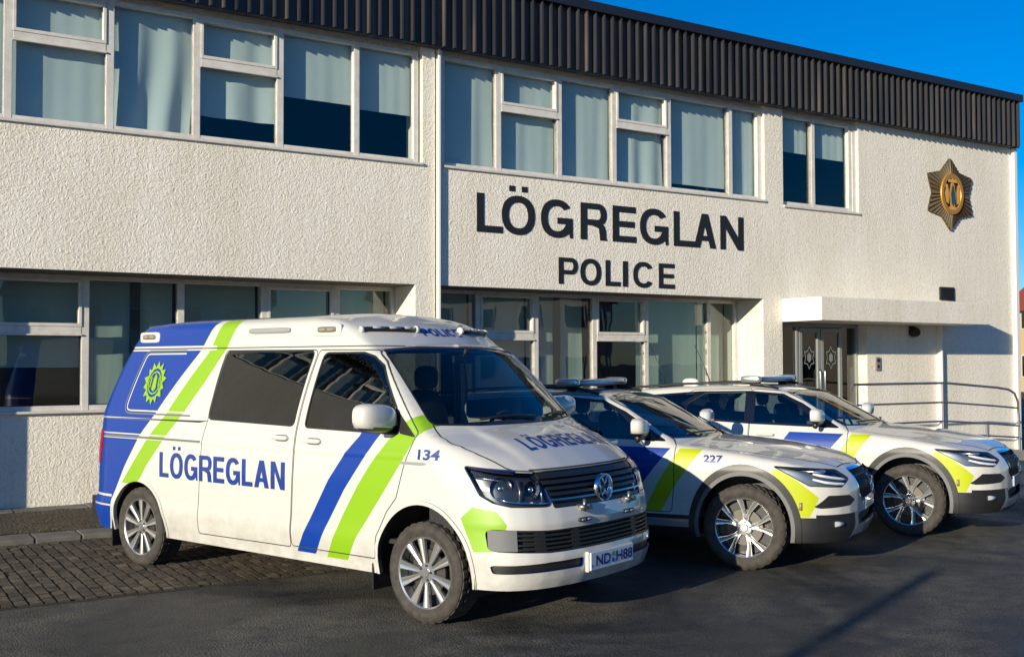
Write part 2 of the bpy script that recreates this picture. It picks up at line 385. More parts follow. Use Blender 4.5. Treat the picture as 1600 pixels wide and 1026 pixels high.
# smooth reveals, 3 mm proud of the blocks
for a in ((-1.545, -1.537, .003, .60, 1.2, 2.832), (4.962, 4.973, .003, .60, .0, 2.832), (7.532, 7.543, .003, .24, .0, 2.452), (-1.436, -1.428, .003, .10, 4.46, 6.03), (5.022, 5.034, .003, .10, 4.46, 6.03), (7.362, 7.374, .003, .10, 4.41, 6.03)):
    bm = bmesh.new(); box(bm, *a); link('reveal', bm, plas, st)
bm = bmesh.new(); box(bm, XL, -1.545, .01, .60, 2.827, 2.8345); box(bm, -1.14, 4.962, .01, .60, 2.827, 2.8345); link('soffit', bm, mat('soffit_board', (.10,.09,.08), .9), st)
# interiors
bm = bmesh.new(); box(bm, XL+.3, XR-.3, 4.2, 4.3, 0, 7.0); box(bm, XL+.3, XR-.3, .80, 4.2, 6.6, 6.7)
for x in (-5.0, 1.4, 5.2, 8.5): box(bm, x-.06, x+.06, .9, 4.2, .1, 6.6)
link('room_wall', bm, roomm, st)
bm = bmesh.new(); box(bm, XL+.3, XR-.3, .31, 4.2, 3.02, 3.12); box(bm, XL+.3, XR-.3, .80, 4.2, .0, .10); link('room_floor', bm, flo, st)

def bay(x0, x1, z0, z1, y, split=None, gl=None, blind=None, by=.14, wid=.075, folds=0., tilt=None):
    """one window bay; frame front face at y-.06"""
    yf, yb = y-.06, y+.03; h = wid/2
    bm = bmesh.new()
    box(bm, x0-h, x0+h, yf, yb, z0, z1, 0, .006); box(bm, x1-h, x1+h, yf+.002, yb, z0, z1, 0, .006)
    box(bm, x0+h, x1-h, yf+.004, yb, z1-.055, z1-.001, 0, .006); box(bm, x0+h, x1-h, yf+.004, yb, z0+.001, z0+.06, 0, .006)
    if split:
        box(bm, x0+h, x1-h, yf-.004, yb, split-.045, split+.045, 0, .008)
        # casement frame of the opening top light
        for q in ((x0+h, x0+h+.035, split+.045, z1-.055), (x1-h-.035, x1-h, split+.045, z1-.055), (x0+h+.035, x1-h-.035, z1-.09, z1-.055), (x0+h+.035, x1-h-.035, split+.045, split+.085)):
            box(bm, q[0], q[1], yf-.012, yb-.01, q[2], q[3], 0, .004)
        box(bm, x0+h, x1-h, yf-.022, yf+.02, split-.062, split-.045, 0)
    w_ = link('window', bm, frm, st)
    rects = [(x0+h-.01, x1-h+.01, z0+.05, (split-.04) if split else z1-.05)] + ([(x0+h+.02, x1-h-.02, split+.04, z1-.08)] if split else [])
    for r in rects:
        bm = bmesh.new(); bm.faces.new([bm.verts.new(v) for v in ((r[0],y,r[2]),(r[1],y,r[2]),(r[1],y,r[3]),(r[0],y,r[3]))]); link('pane', bm, gl, w_)
    if blind is not None:
        zb = blind; bm = bmesh.new(); n = 28; m = 6; g = []
        ph = random.random()*6; fr = random.uniform(5, 9)
        for i in range(n+1):
            t = i/n; x = x0+.02+(x1-x0-.04)*t; col = []
            for j in range(m+1):
                q = j/m; yy = y+by+folds*math.sin(t*fr*2+ph+q*1.2)*(.35+.65*q) + .0016*math.sin(t*31+ph)
                col.append(bm.verts.new((x + folds*.8*math.sin(q*4+ph), yy, z1-.02+(zb-z1)*q)))
            g.append(col)
        for a, b in zip(g, g[1:]):
            for j in range(m):
                f = bm.faces.new((a[j], b[j], b[j+1], a[j+1])); f.smooth = True
        link('blind', bm, blindm, w_)
    return w_
UZ0, UZ1 = 4.49, 6.03
up_edges = [-1.50, -2.38, -3.43, -4.49, -5.50, -6.59]
while up_edges[-1] > -22: up_edges.append(up_edges[-1]-1.06)
for i, (b, a) in enumerate(zip(up_edges, up_edges[1:])):
    sp = 5.45 if i in (2, 4, 7, 10, 13) else None
    bl = {0: 5.18, 1: 5.22, 2: 4.84}.get(i, UZ0+.02)
    bay(a, b, UZ0, UZ1, .12, sp, pane_up, bl, .085, .09 if i > 0 else .075, {3: .038, 2: .02, 5: .01}.get(i, .004))
for i, (a, b) in enumerate(zip([-1.10,-.18,.88,1.90,2.99,4.31], [-.18,.88,1.90,2.99,4.31,4.97])):
    bay(a, b, UZ0, UZ1, .12, 5.43 if i in (1, 3) else None, pane_up, {4: 4.66, 3: 4.58}.get(i, UZ0+.02), .085, .09, {0: .012, 3: .02}.get(i, .006))
bay(5.48, 6.27, 4.46, 6.03, .12, None, pane_up, 5.43, .085, .085); bay(6.27, 7.22, 4.46, 6.03, .12, None, pane_up, 5.40, .085, .085)
bm = bmesh.new(); box(bm, 7.265, 7.36, .05, .14, 4.46, 6.02, 0, .005); link('jamb', bm, frm, st)
ge = [-1.56, -2.42, -3.43, -4.51, -5.64, -6.72]
while ge[-1] > -7: ge.append(ge[-1]-1.06)
for i, (b, a) in enumerate(zip(ge, ge[1:])):
    bay(a, b, 1.22, 2.83, GY+.05, 2.17 if i in (4, 1) else None, pane_gr, {3: 1.3, 2: 1.3, 1: 1.3, 0: 1.3, 5: 1.3, 4: 1.75}.get(i), .26, .085, .01)
for i, (a, b) in enumerate(zip([-1.10,-.20,.82,1.92,2.96,4.31], [-.20,.82,1.92,2.96,4.31,4.94])):
    bay(a, b, 1.22, 2.83, GY+.05, 2.17 if i in (1, 3) else None, pane_gr, {0: 1.3, 1: 1.3, 2: 1.3, 4: 1.3, 5: 1.3}.get(i), .26, .085, .008)
# sills
bm = bmesh.new()
for x0, x1, z in ((XL, -1.43, 4.457), (-1.12, 5.03, 4.457), (5.46, 7.38, 4.407)): box(bm, x0, x1-.004, -.035, .10, z, z+.035, 0, .006)
link('sill', bm, frm, st)
bm = bmesh.new(); box(bm, -7.72, -1.55, GY-.075, GY+.02, 1.192, 1.222, 0, .006); box(bm, -1.13, 4.955, GY-.075, GY+.02, 1.192, 1.222, 0, .006); link('sill', bm, frm, st)
# ribbed fascia
bm = bmesh.new(); zt, zb = 6.985, 6.075; x = XL; pr = []
while x < 11.86:
    pr += [(x, -.150), (x+.060, -.150), (x+.066, -.222), (x+.090, -.222), (x+.096, -.150)]; x += .16
pr.append((11.93, -.150)); pr.append((11.94, .0))
T = [(bm.verts.new((px, py, zt)), bm.verts.new((px, py, zb))) for px, py in pr]
for a, b in zip(T, T[1:]): bm.faces.new((a[0], a[1], b[1], b[0]))
box(bm, XL, 11.93, -.140, -.006, zb+.004, zb+.02)
fa = link('fascia', bm, fasm, st)
bm = bmesh.new(); box(bm, XL, 12.02, -.25, 11.2, 6.985, 7.13, 0, .01); link('fascia_cap', bm, mat('dark_cap', (.020,.022,.03), .38, metal=.3), st)
bm = bmesh.new(); box(bm, 11.945, 12.015, -.15, 11.1, 6.075, 6.984); link('fascia_end', bm, mat('dark_cap', (.020,.022,.03), .38, metal=.3), st)
# joint strip, corner strip and pilaster fin
bm = bmesh.new(); box(bm, -1.215, -1.185, -.065, .03, 0, 6.075, 0, .004); link('joint_strip', bm, whitew, st)
bm = bmesh.new(); box(bm, 11.93, 12.03, -.085, .2, 0, 6.07, 0, .008); link('corner_strip', bm, whitew, st)
bm = bmesh.new(); box(bm, 9.50, 9.535, -.115, .01, 0, 2.45, 0, .004); link('fin', bm, whitew, st)
# canopy over the entrance
bm = bmesh.new(); box(bm, 5.415, 9.85, -.855, -.002, 2.452, 2.842, 0, .012); c_ = link('canopy', bm, stuc, st)
bm = bmesh.new(); box(bm, 5.409, 5.413, -.845, -.003, 2.456, 2.838); link('canopy_side', bm, whitew, c_)
# entrance screen
em_ = mat('door_frame_alu', (.33,.34,.33), .45, metal=.4)
bm = bmesh.new(); ef = em_
for a in ((5.42,5.47),(5.94,6.00),(7.47,7.53)): box(bm, a[0], a[1], .19, .27, .35, 2.45, 0, .005)
box(bm, 5.47, 7.47, .195, .265, 2.38, 2.45, 0, .005); scr = link('entrance_screen', bm, ef, st)

for x0, x1 in ((5.47, 5.94), (7.12, 7.47)):
    bm = bmesh.new(); bm.faces.new([bm.verts.new(v) for v in ((x0,.228,.36),(x1,.228,.36),(x1,.228,2.38),(x0,.228,2.38))]); link('side_light', bm, pane_gr, scr)
for x0, x1 in ((6.02, 6.54), (6.56, 7.10)):
    bm = bmesh.new()
    for q in ((x0, x0+.07, .36, 2.37), (x1-.07, x1, .36, 2.37)): box(bm, q[0], q[1], .19, .24, q[2], q[3], 0, .004)
    box(bm, x0+.07, x1-.07, .195, .238, 2.29, 2.37, 0, .004); box(bm, x0+.07, x1-.07, .195, .238, .36, .55, 0, .004)
    dr = link('door', bm, ef, st)
    bm = bmesh.new(); bm.faces.new([bm.verts.new(v) for v in ((x0+.06,.218,.54),(x1-.06,.218,.54),(x1-.06,.218,2.30),(x0+.06,.218,2.30))]); link('door_glass', bm, pane_gr, dr)
    bm = bmesh.new(); cx, cz = (x0+x1)/2, 1.85; o1 = star_p(cx, cz, .15, .21, 6, .66); o2 = star_p(cx, cz, .125, .18, 6, .66)
    for k in range(12):
        bm.faces.new([bm.verts.new((p[0], .210, p[1])) for p in (o1[k], o1[(k+1)%12], o2[(k+1)%12], o2[k])])
    bm.faces.new([bm.verts.new((p[0], .210, p[1])) for p in star_p(cx, cz, .06, .09, 6, .8)]); link('frosted_star', bm, mat('frosted_film', (.20,.22,.21), .8), dr)
    bm = bmesh.new(); hx = x1-.05 if x0 < 6.3 else x0+.05; tube(bm, [(hx, .17, 1.1), (hx, .15, 1.15), (hx, .15, 1.6), (hx, .17, 1.65)], .012, 8); link('door_handle', bm, mat('steel', (.5,.5,.5), .3, metal=1), dr)
# bits on the wall
bm = bmesh.new(); box(bm, 7.74, 7.86, -.035, .01, 1.62, 1.86, 0, .008); ic = link('intercom', bm, mat('intercom_grey', (.22,.20,.19), .5), st)
bm = bmesh.new(); box(bm, 7.765, 7.835, -.039, -.034, 1.77, 1.83); box(bm, 7.775, 7.825, -.039, -.034, 1.66, 1.72); link('intercom_button', bm, gloss0(), ic)
bm = bmesh.new(); box(bm, 9.60, 10.03, -.03, .01, 2.945, 3.195, 0, .004); vt = link('wall_vent', bm, mat('vent_black', (.012,.012,.013), .6), st)
bm = bmesh.new()
for k in range(6): box(bm, 9.63, 10.0, -.045, -.028, 2.965+k*.037, 2.975+k*.037)
link('vent_slat', bm, mat('vent_black', (.012,.012,.013), .6), vt)
bm = bmesh.new(); blob(bm, (8.78, -.07, 2.32), (.11, .09, .09), 2.2, 20, 12); box(bm, 8.70, 8.86, -.02, .01, 2.27, 2.43, 0, .01); link('wall_lamp', bm, mat('vent_black', (.012,.012,.013), .6), st)
# lettering on the facade
lm_ = mat('black_sign_letters', (.010,.011,.014), .6)
def sign(word, label, edges, z0, z1, um=None):
    t = thing('sign_lettering', label, 'sign lettering', st.matrix_basis @ Vector((edges[0][0], -.004, z0)), TH)
    for ch, (a, b) in zip(word, edges):
        base = {'\u00d6': 'O'}.get(ch, ch)
        H_ = z1-z0; loops = glyph(base, b-a, H_, min(.205*H_, (b-a) if base == 'I' else .30*(b-a)), .172*H_)
        if ch == '\u00d6':
            for q in (.31, .69):
                cx = (b-a)*q; r = .047; loops.append([(cx-r, H_+.065), (cx+r, H_+.065), (cx+r, H_+.145), (cx-r, H_+.145)])
        bm = outline_mesh(loops, .005)
        for v in bm.verts: v.co = Vector((v.co.x + a-edges[0][0], -v.co.z-.001, v.co.y))
        fix0(bm); link('letter', bm, lm_, t)
    return t
def zoomx(x): return 680 + x/2.281
LE = [(-.58,-.16),(-.17,.39),(.50,1.06),(1.21,1.69),(1.81,2.26),(2.34,2.90),(3.02,3.46),(3.44,3.91),(4.01,4.52)]
sign('L\u00d6GREGLAN', 'large black word above the ground floor windows, the upper of two sign words', LE, 3.61, 4.16)
PE = [(.81,1.15),(1.20,1.58),(1.67,1.95),(2.00,2.09),(2.20,2.60),(2.71,3.03)]
sign('POLICE', 'smaller black word POLICE under the big word on the cream wall', PE, 2.93, 3.32)
# bronze star shield
t = thing('police_emblem', 'bronze and gold six pointed star shield high on the right of the facade', 'emblem', st.matrix_basis @ Vector((9.93, -.02, 4.98)), TH)
brz = mat('bronze', (.11,.065,.028), .4, metal=.6, var=(20,.6,(.05,.03,.015))); gld = mat('gold_enamel', (.80,.38,.04), .35, metal=.2, coat=.5)
bm = bmesh.new(); pts = star_p(0, 0, .71, .71, 6, .71)
pts = [(x*1.10, z) for x, z in pts]
NP = 96; ring0 = []
def rad(a):
    # distance to star outline
    for k in range(12):
        p, q = pts[k], pts[(k+1) % 12]; d = (math.cos(a), math.sin(a)); ex, ez = q[0]-p[0], q[1]-p[1]; den = d[0]*ez-d[1]*ex
        if abs(den) < 1e-9: continue
        r = (p[0]*ez-p[1]*ex)/den; s_ = (p[0]*d[1]-p[1]*d[0])/den
        if r > 0 and -.001 <= s_ <= 1.001: return r
    return .5
A = []
for k in range(NP):
    a = 2*PI*(k+.5)/NP; r = rad(a); up_ = k % 2 == 0
    A.append([bm.verts.new((r*math.cos(a), 0, r*math.sin(a))), bm.verts.new((r*math.cos(a), -.02 if not up_ else -.035, r*math.sin(a))), bm.verts.new((.33*math.cos(a), -.04 if not up_ else -.06, .36*math.sin(a)))])
for a, b in zip(A, A[1:]+A[:1]):
    bm.faces.new((a[0], b[0], b[1], a[1])); bm.faces.new((a[1], b[1], b[2], a[2]))
bm.faces.new([a[2] for a in A]); fix0(bm)
for f in bm.faces:
    c = f.calc_center_median(); 
    if c.y < -.02 and math.hypot(c.x, c.z) > .38 and int((math.atan2(c.z, c.x) % (2*PI))/(2*PI)*NP+.0) % 2 < 1: f.material_index = 1
link('star', bm, [brz, mat('pale_bronze', (.24,.18,.10), .5, metal=.5)], t)
bm = bmesh.new(); n = 40
def oval(rx, rz, y0, y1, rx2, rz2):
    R1 = [bm.verts.new((rx*math.cos(2*PI*k/n), y0, rz*math.sin(2*PI*k/n))) for k in range(n)]; R2 = [bm.verts.new((rx2*math.cos(2*PI*k/n), y1, rz2*math.sin(2*PI*k/n))) for k in range(n)]
    for k in range(n): bm.faces.new((R1[k], R1[(k+1)%n], R2[(k+1)%n], R2[k]))
    return R2
oval(.345,.40,-.05,-.075,.335,.39); a_ = oval(.335,.39,-.075,-.075,.26,.31); oval(.26,.31,-.075,-.055,.25,.30)
fix0(bm); link('emblem_ring', bm, mat('old_gold', (.45,.22,.035), .4, metal=.3), t)
bm = bmesh.new()
for pl in ([(-.07,-.25),(.0,-.31),(.07,-.25),(.10,0),(.06,.18),(0,.26),(-.06,.18),(-.10,0)],):
    bm.faces.new([bm.verts.new((x, -.066, z)) for x, z in pl])
for sg in (-1, 1):
    bm.faces.new([bm.verts.new((sg*x, -.070, z)) for x, z in [(.12,-.20),(.20,-.16),(.24,.0),(.20,.10),(.25,.20),(.14,.17),(.11,.02)]])
bm.faces.new([bm.verts.new((x, -.072, z)) for x, z in [(-.13,.22),(.13,.22),(.15,.31),(.05,.27),(0,.33),(-.05,.27),(-.15,.31)]])
bm.faces.new([bm.verts.new((x, -.072, z)) for x, z in [(-.10,-.33),(.10,-.33),(.12,-.25),(-.12,-.25)]])
fix0(bm); link('emblem_figures', bm, gld, t)
bm = bmesh.new(); bm.faces.new([bm.verts.new((x, -.078, z)) for x, z in [(-.045,-.18),(0,-.24),(.045,-.18),(.06,0),(.03,.12),(0,.19),(-.03,.12),(-.06,0)]]); link('emblem_shield', bm, mat('enamel_dark', (.02,.04,.05), .2, coat=1), t)

# ------------------------------------------------------------------ ramp, railing
bm = bmesh.new(); box(bm, 5.415, 8.3, -1.42, -.003, 0, .35, 0, .01)
vs = [bm.verts.new(v) for v in ((8.3,-1.42,.35),(8.3,-.003,.35),(11.6,-.003,.02),(11.6,-1.42,.02),(8.3,-1.42,0),(8.3,-.003,0),(11.6,-.003,0),(11.6,-1.42,0))]
for f in ((0,3,2,1),(0,4,7,3),(1,2,6,5),(4,5,6,7)): bm.faces.new([vs[i] for i in f])
rp = link('entrance_ramp', bm, mat('concrete', (.30,.29,.27), .9, bump=(40,.3,.004), var=(3,.6,(.20,.19,.18))), st)
rl = thing('handrail', 'grey tubular metal handrail of the ramp before the entrance', 'railing', st.matrix_basis @ Vector((7.9, -1.30, .35)), TH)
stl = mat('galvanised_tube', (.26,.25,.245), .42, metal=.7, var=(8,.4,(.15,.13,.12)))
def lp(x, z): return (x-7.9, 0, z-.35)
for k, zz in enumerate((1.41, 1.08, .76)):
    bm = bmesh.new(); pts_ = [lp(5.6, zz), lp(7.95, zz), lp(9.40, zz-.10*1.0)]
    if k == 0: pts_ += [lp(9.75, 1.27), lp(9.93, 1.20), lp(10.02, 1.05), lp(10.04, .8), lp(10.06, .15)]
    else: pts_ += [lp(10.03, zz-.15)]
    tube(bm, pts_, .021 if k == 0 else .017, 10); link('rail', bm, stl, rl, smooth=True)
for x in (5.7, 7.88): bm = bmesh.new(); tube(bm, [lp(x, .34), lp(x, 1.40)], .021, 10); link('post', bm, stl, rl, smooth=True)
bm = bmesh.new(); tube(bm, [lp(9.1, .20), lp(9.1, .68)], .017, 10); tube(bm, [lp(7.95,.55), lp(10.05,.40)], .015, 8); link('lower_rail', bm, stl, rl, smooth=True)

# ------------------------------------------------------------------ ground
bm = bmesh.new(); bmesh.ops.create_grid(bm, x_segments=8, y_segments=8, size=600); struct(link('asphalt', bm, asphalt_mat()))
gr_ = bpy.data.objects.new('paving', None)
def lay(name, bm, m, smooth=False):
    o = link(name, bm, m, None, smooth, loc=(0, D0, 0), rot=(0, 0, TH)); return struct(o)
# cobble-like pavers, columns at right angles to the facade
bm = bmesh.new(); col_l = bm.loops.layers.float_color.new('tone'); rnd = random.Random(3)
sx, sy = .096, .165; x = -13.; ci = 0
while x < 4.5:
    y = -4.42 - (sy/2 if ci % 2 else 0) + rnd.uniform(-.03,.03)
    while y < -1.50:
        y0, y1 = max(y, -4.42), min(y+sy, -1.52)
        if y1-y0 > .05:
            z = .020+rnd.uniform(-.003,.003); tx, ty = rnd.uniform(-.003,.003), rnd.uniform(-.003,.003); g_ = .0045; ch_ = .007
            jx = rnd.uniform(-.003,.003)
            o_ = [(x+g_+jx,y0+g_),(x+sx-g_+jx,y0+g_),(x+sx-g_+jx,y1-g_),(x+g_+jx,y1-g_)]; i_ = [(x+g_+ch_+jx,y0+g_+ch_),(x+sx-g_-ch_+jx,y0+g_+ch_),(x+sx-g_-ch_+jx,y1-g_-ch_),(x+g_+ch_+jx,y1-g_-ch_)]
            lo = [bm.verts.new((a, b, -.02)) for a, b in o_]; md = [bm.verts.new((a, b, z-.008)) for a, b in o_]
            tp = [bm.verts.new((a, b, z+tx*(1 if k in (1,2) else -1)+ty*(1 if k > 1 else -1))) for k, (a, b) in enumerate(i_)]
            fcs = [bm.faces.new(tp)]
            for k in range(4):
                k2 = (k+1)%4; fcs.append(bm.faces.new((md[k], md[k2], tp[k2], tp[k]))); fcs.append(bm.faces.new((lo[k], lo[k2], md[k2], md[k])))
            c = rnd.uniform(.55, 1.25)*(1.5 if rnd.random() < .06 else 1)
            for f in fcs:
                q_ = c if f is fcs[0] else c*.45          # sides and chamfers toned darker to draw the joint lines
                for l in f.loops: l[col_l] = (q_*1.0, q_*.91, q_*.78, 1)
        y += sy
    x += sx; ci += 1
pm = mat('paver', (.10,.09,.08), .85)
n = pm.node_tree.nodes; L = pm.node_tree.links; p = n['Principled BSDF']; at = n.new('ShaderNodeAttribute'); at.attribute_name = 'tone'; tc = n.new('ShaderNodeTexCoord')
no = n.new('ShaderNodeTexNoise'); no.inputs['Scale'].default_value = 22; no.inputs['Detail'].default_value = 7; L.new(tc.outputs['Object'], no.inputs['Vector'])
r = n.new('ShaderNodeValToRGB'); r.color_ramp.elements[0].color = (.040,.034,.027,1); r.color_ramp.elements[1].color = (.115,.098,.076,1); r.color_ramp.elements[0].position = .3; r.color_ramp.elements[1].position = .7
mx = n.new('ShaderNodeMix'); mx.data_type = 'RGBA'; mx.blend_type = 'MULTIPLY'; mx.inputs[0].default_value = 1
L.new(no.outputs[0], r.inputs[0]); L.new(r.outputs[0], mx.inputs[6]); L.new(at.outputs['Color'], mx.inputs[7]); L.new(mx.outputs[2], p.inputs['Base Color'])
b = n.new('ShaderNodeBump'); b.inputs['Strength'].default_value = .45; b.inputs['Distance'].default_value = .004; L.new(no.outputs[0], b.inputs['Height']); L.new(b.outputs[0], p.inputs['Normal'])
fix0(bm); lay('paving', bm, pm)
bm = bmesh.new(); box(bm, -13, 4.5, -4.43, -1.50, -.05, .006); lay('joint_sand', bm, mat('joint_sand', (.022,.020,.016), .95))
kb = mat('kerb_stone', (.17,.16,.14), .88, bump=(45,.4,.006), var=(4,.8,(.09,.08,.065)))
bm = bmesh.new(); x = -13.
while x < 5.2:
    l_ = rnd.uniform(.42, .50); box(bm, x+.006, x+l_-.006, -1.49, -1.12, -.02, .062+rnd.uniform(-.006,.006), 0, .012); x += l_
lay('kerb', bm, kb)
bm = bmesh.new(); x = -13.
while x < 5.2:
    l_ = rnd.uniform(.7, .9); box(bm, x+.004, x+l_-.004, .30, .597, -.02, .118+rnd.uniform(-.006,.006), 0, .010); x += l_
lay('wall_kerb', bm, kb)
bm = bmesh.new(); nx_, ny_ = 150, 16; V = [[bm.verts.new((-13+18.2*i/nx_, -1.12+1.42*j/ny_, .055+.05*(j/ny_)+rnd.uniform(-.012,.012))) for j in range(ny_+1)] for i in range(nx_+1)]
for i in range(nx_):
    for j in range(ny_): f = bm.faces.new((V[i][j], V[i+1][j], V[i+1][j+1], V[i][j+1])); f.smooth = True
fix0(bm); lay('planting_strip', bm, mat('soil', (.060,.047,.030), .95, bump=(30,.9,.03,6), var=(5,.7,(.10,.075,.04))))
# sparse weeds and litter on the strip
bm = bmesh.new()
for k in range(420):
    x = rnd.uniform(-9, 1); y = rnd.choice((rnd.uniform(-1.1,.28), rnd.gauss(-1.10,.02), rnd.gauss(.31,.03)))
    z = .07+.05*(y+1.12)/1.42
    if y > .30 or y < -1.12: z = .10
    for q in range(4):
        a = rnd.uniform(0, 2*PI); l_ = rnd.uniform(.02,.06); h_ = rnd.uniform(.01,.05); w_ = .004
        bm.faces.new([bm.verts.new(v) for v in ((x-w_*math.sin(a), y+w_*math.cos(a), z), (x+w_*math.sin(a), y-w_*math.cos(a), z), (x+l_*math.cos(a), y+l_*math.sin(a), z+h_))])
o = lay('weeds', bm, mat('dry_weed', (.16,.12,.035), .9, var=(6,.8,(.07,.09,.02)))); o['kind'] = 'stuff'

# ------------------------------------------------------------------ beyond the corner and across the street
def house(loc, rz, w_, d_, h_, wallc, roofc, label, rows=2, red=False):
    t = thing('house', label, 'house', loc, rz)
    wm = mat('house_wall_%d' % int(wallc[0]*1000), wallc, .85, bump=(20,.2,.01)); rm = mat('house_roof_%d' % int(roofc[0]*1000), roofc, .7, bump=(15,.3,.02))
    bm = bmesh.new(); box(bm, -w_/2, w_/2, -d_/2, d_/2, 0, h_); link('wall', bm, wm, t)
    bm = bmesh.new(); o_ = .35; hh = d_*.32
    a = [bm.verts.new(v) for v in ((-w_/2-o_,-d_/2-o_,h_),(w_/2+o_,-d_/2-o_,h_),(w_/2+o_,d_/2+o_,h_),(-w_/2-o_,d_/2+o_,h_),(-w_/2-o_,0,h_+hh),(w_/2+o_,0,h_+hh))]
    for f in ((0,1,5,4),(2,3,4,5),(0,4,3),(1,2,5),(0,3,2,1)): bm.faces.new([a[i] for i in f])
    link('roof', bm, rm, t)
    for sy_ in (-1, 1):
        for r_ in range(rows):
            k = 0; x = -w_/2+1.2
            while x < w_/2-1.0:
                z0 = .9+r_*2.8; bm = bmesh.new(); y_ = sy_*(d_/2+.01)
                box(bm, x-.07, x+1.17, y_-.03, y_+.03, z0-.07, z0+1.27); wd = link('window', bm, frm, t)
                bm = bmesh.new(); box(bm, x, x+1.1, y_+sy_*.025, y_+sy_*.04, z0, z0+1.2); link('pane', bm, gloss0(), wd); x += 2.6
    for sx_ in (-1, 1):
        for r_ in range(rows):
            y = -d_/2+1.3
            while y < d_/2-1.2:
                z0 = .9+r_*2.8; bm = bmesh.new(); x_ = sx_*(w_/2+.01); box(bm, x_-.03, x_+.03, y-.07, y+1.17, z0-.07, z0+1.27); wd = link('window', bm, frm, t)
                bm = bmesh.new(); box(bm, x_+sx_*.025, x_+sx_*.04, y, y+1.1, z0, z0+1.2); link('pane', bm, gloss0(), wd); y += 2.6
    return t
house((36.5, 62, 0), .3, 12, 9, 4.7, (.50,.36,.20), (.22,.045,.035), 'ochre house with a red roof, seen past the right corner of the station')
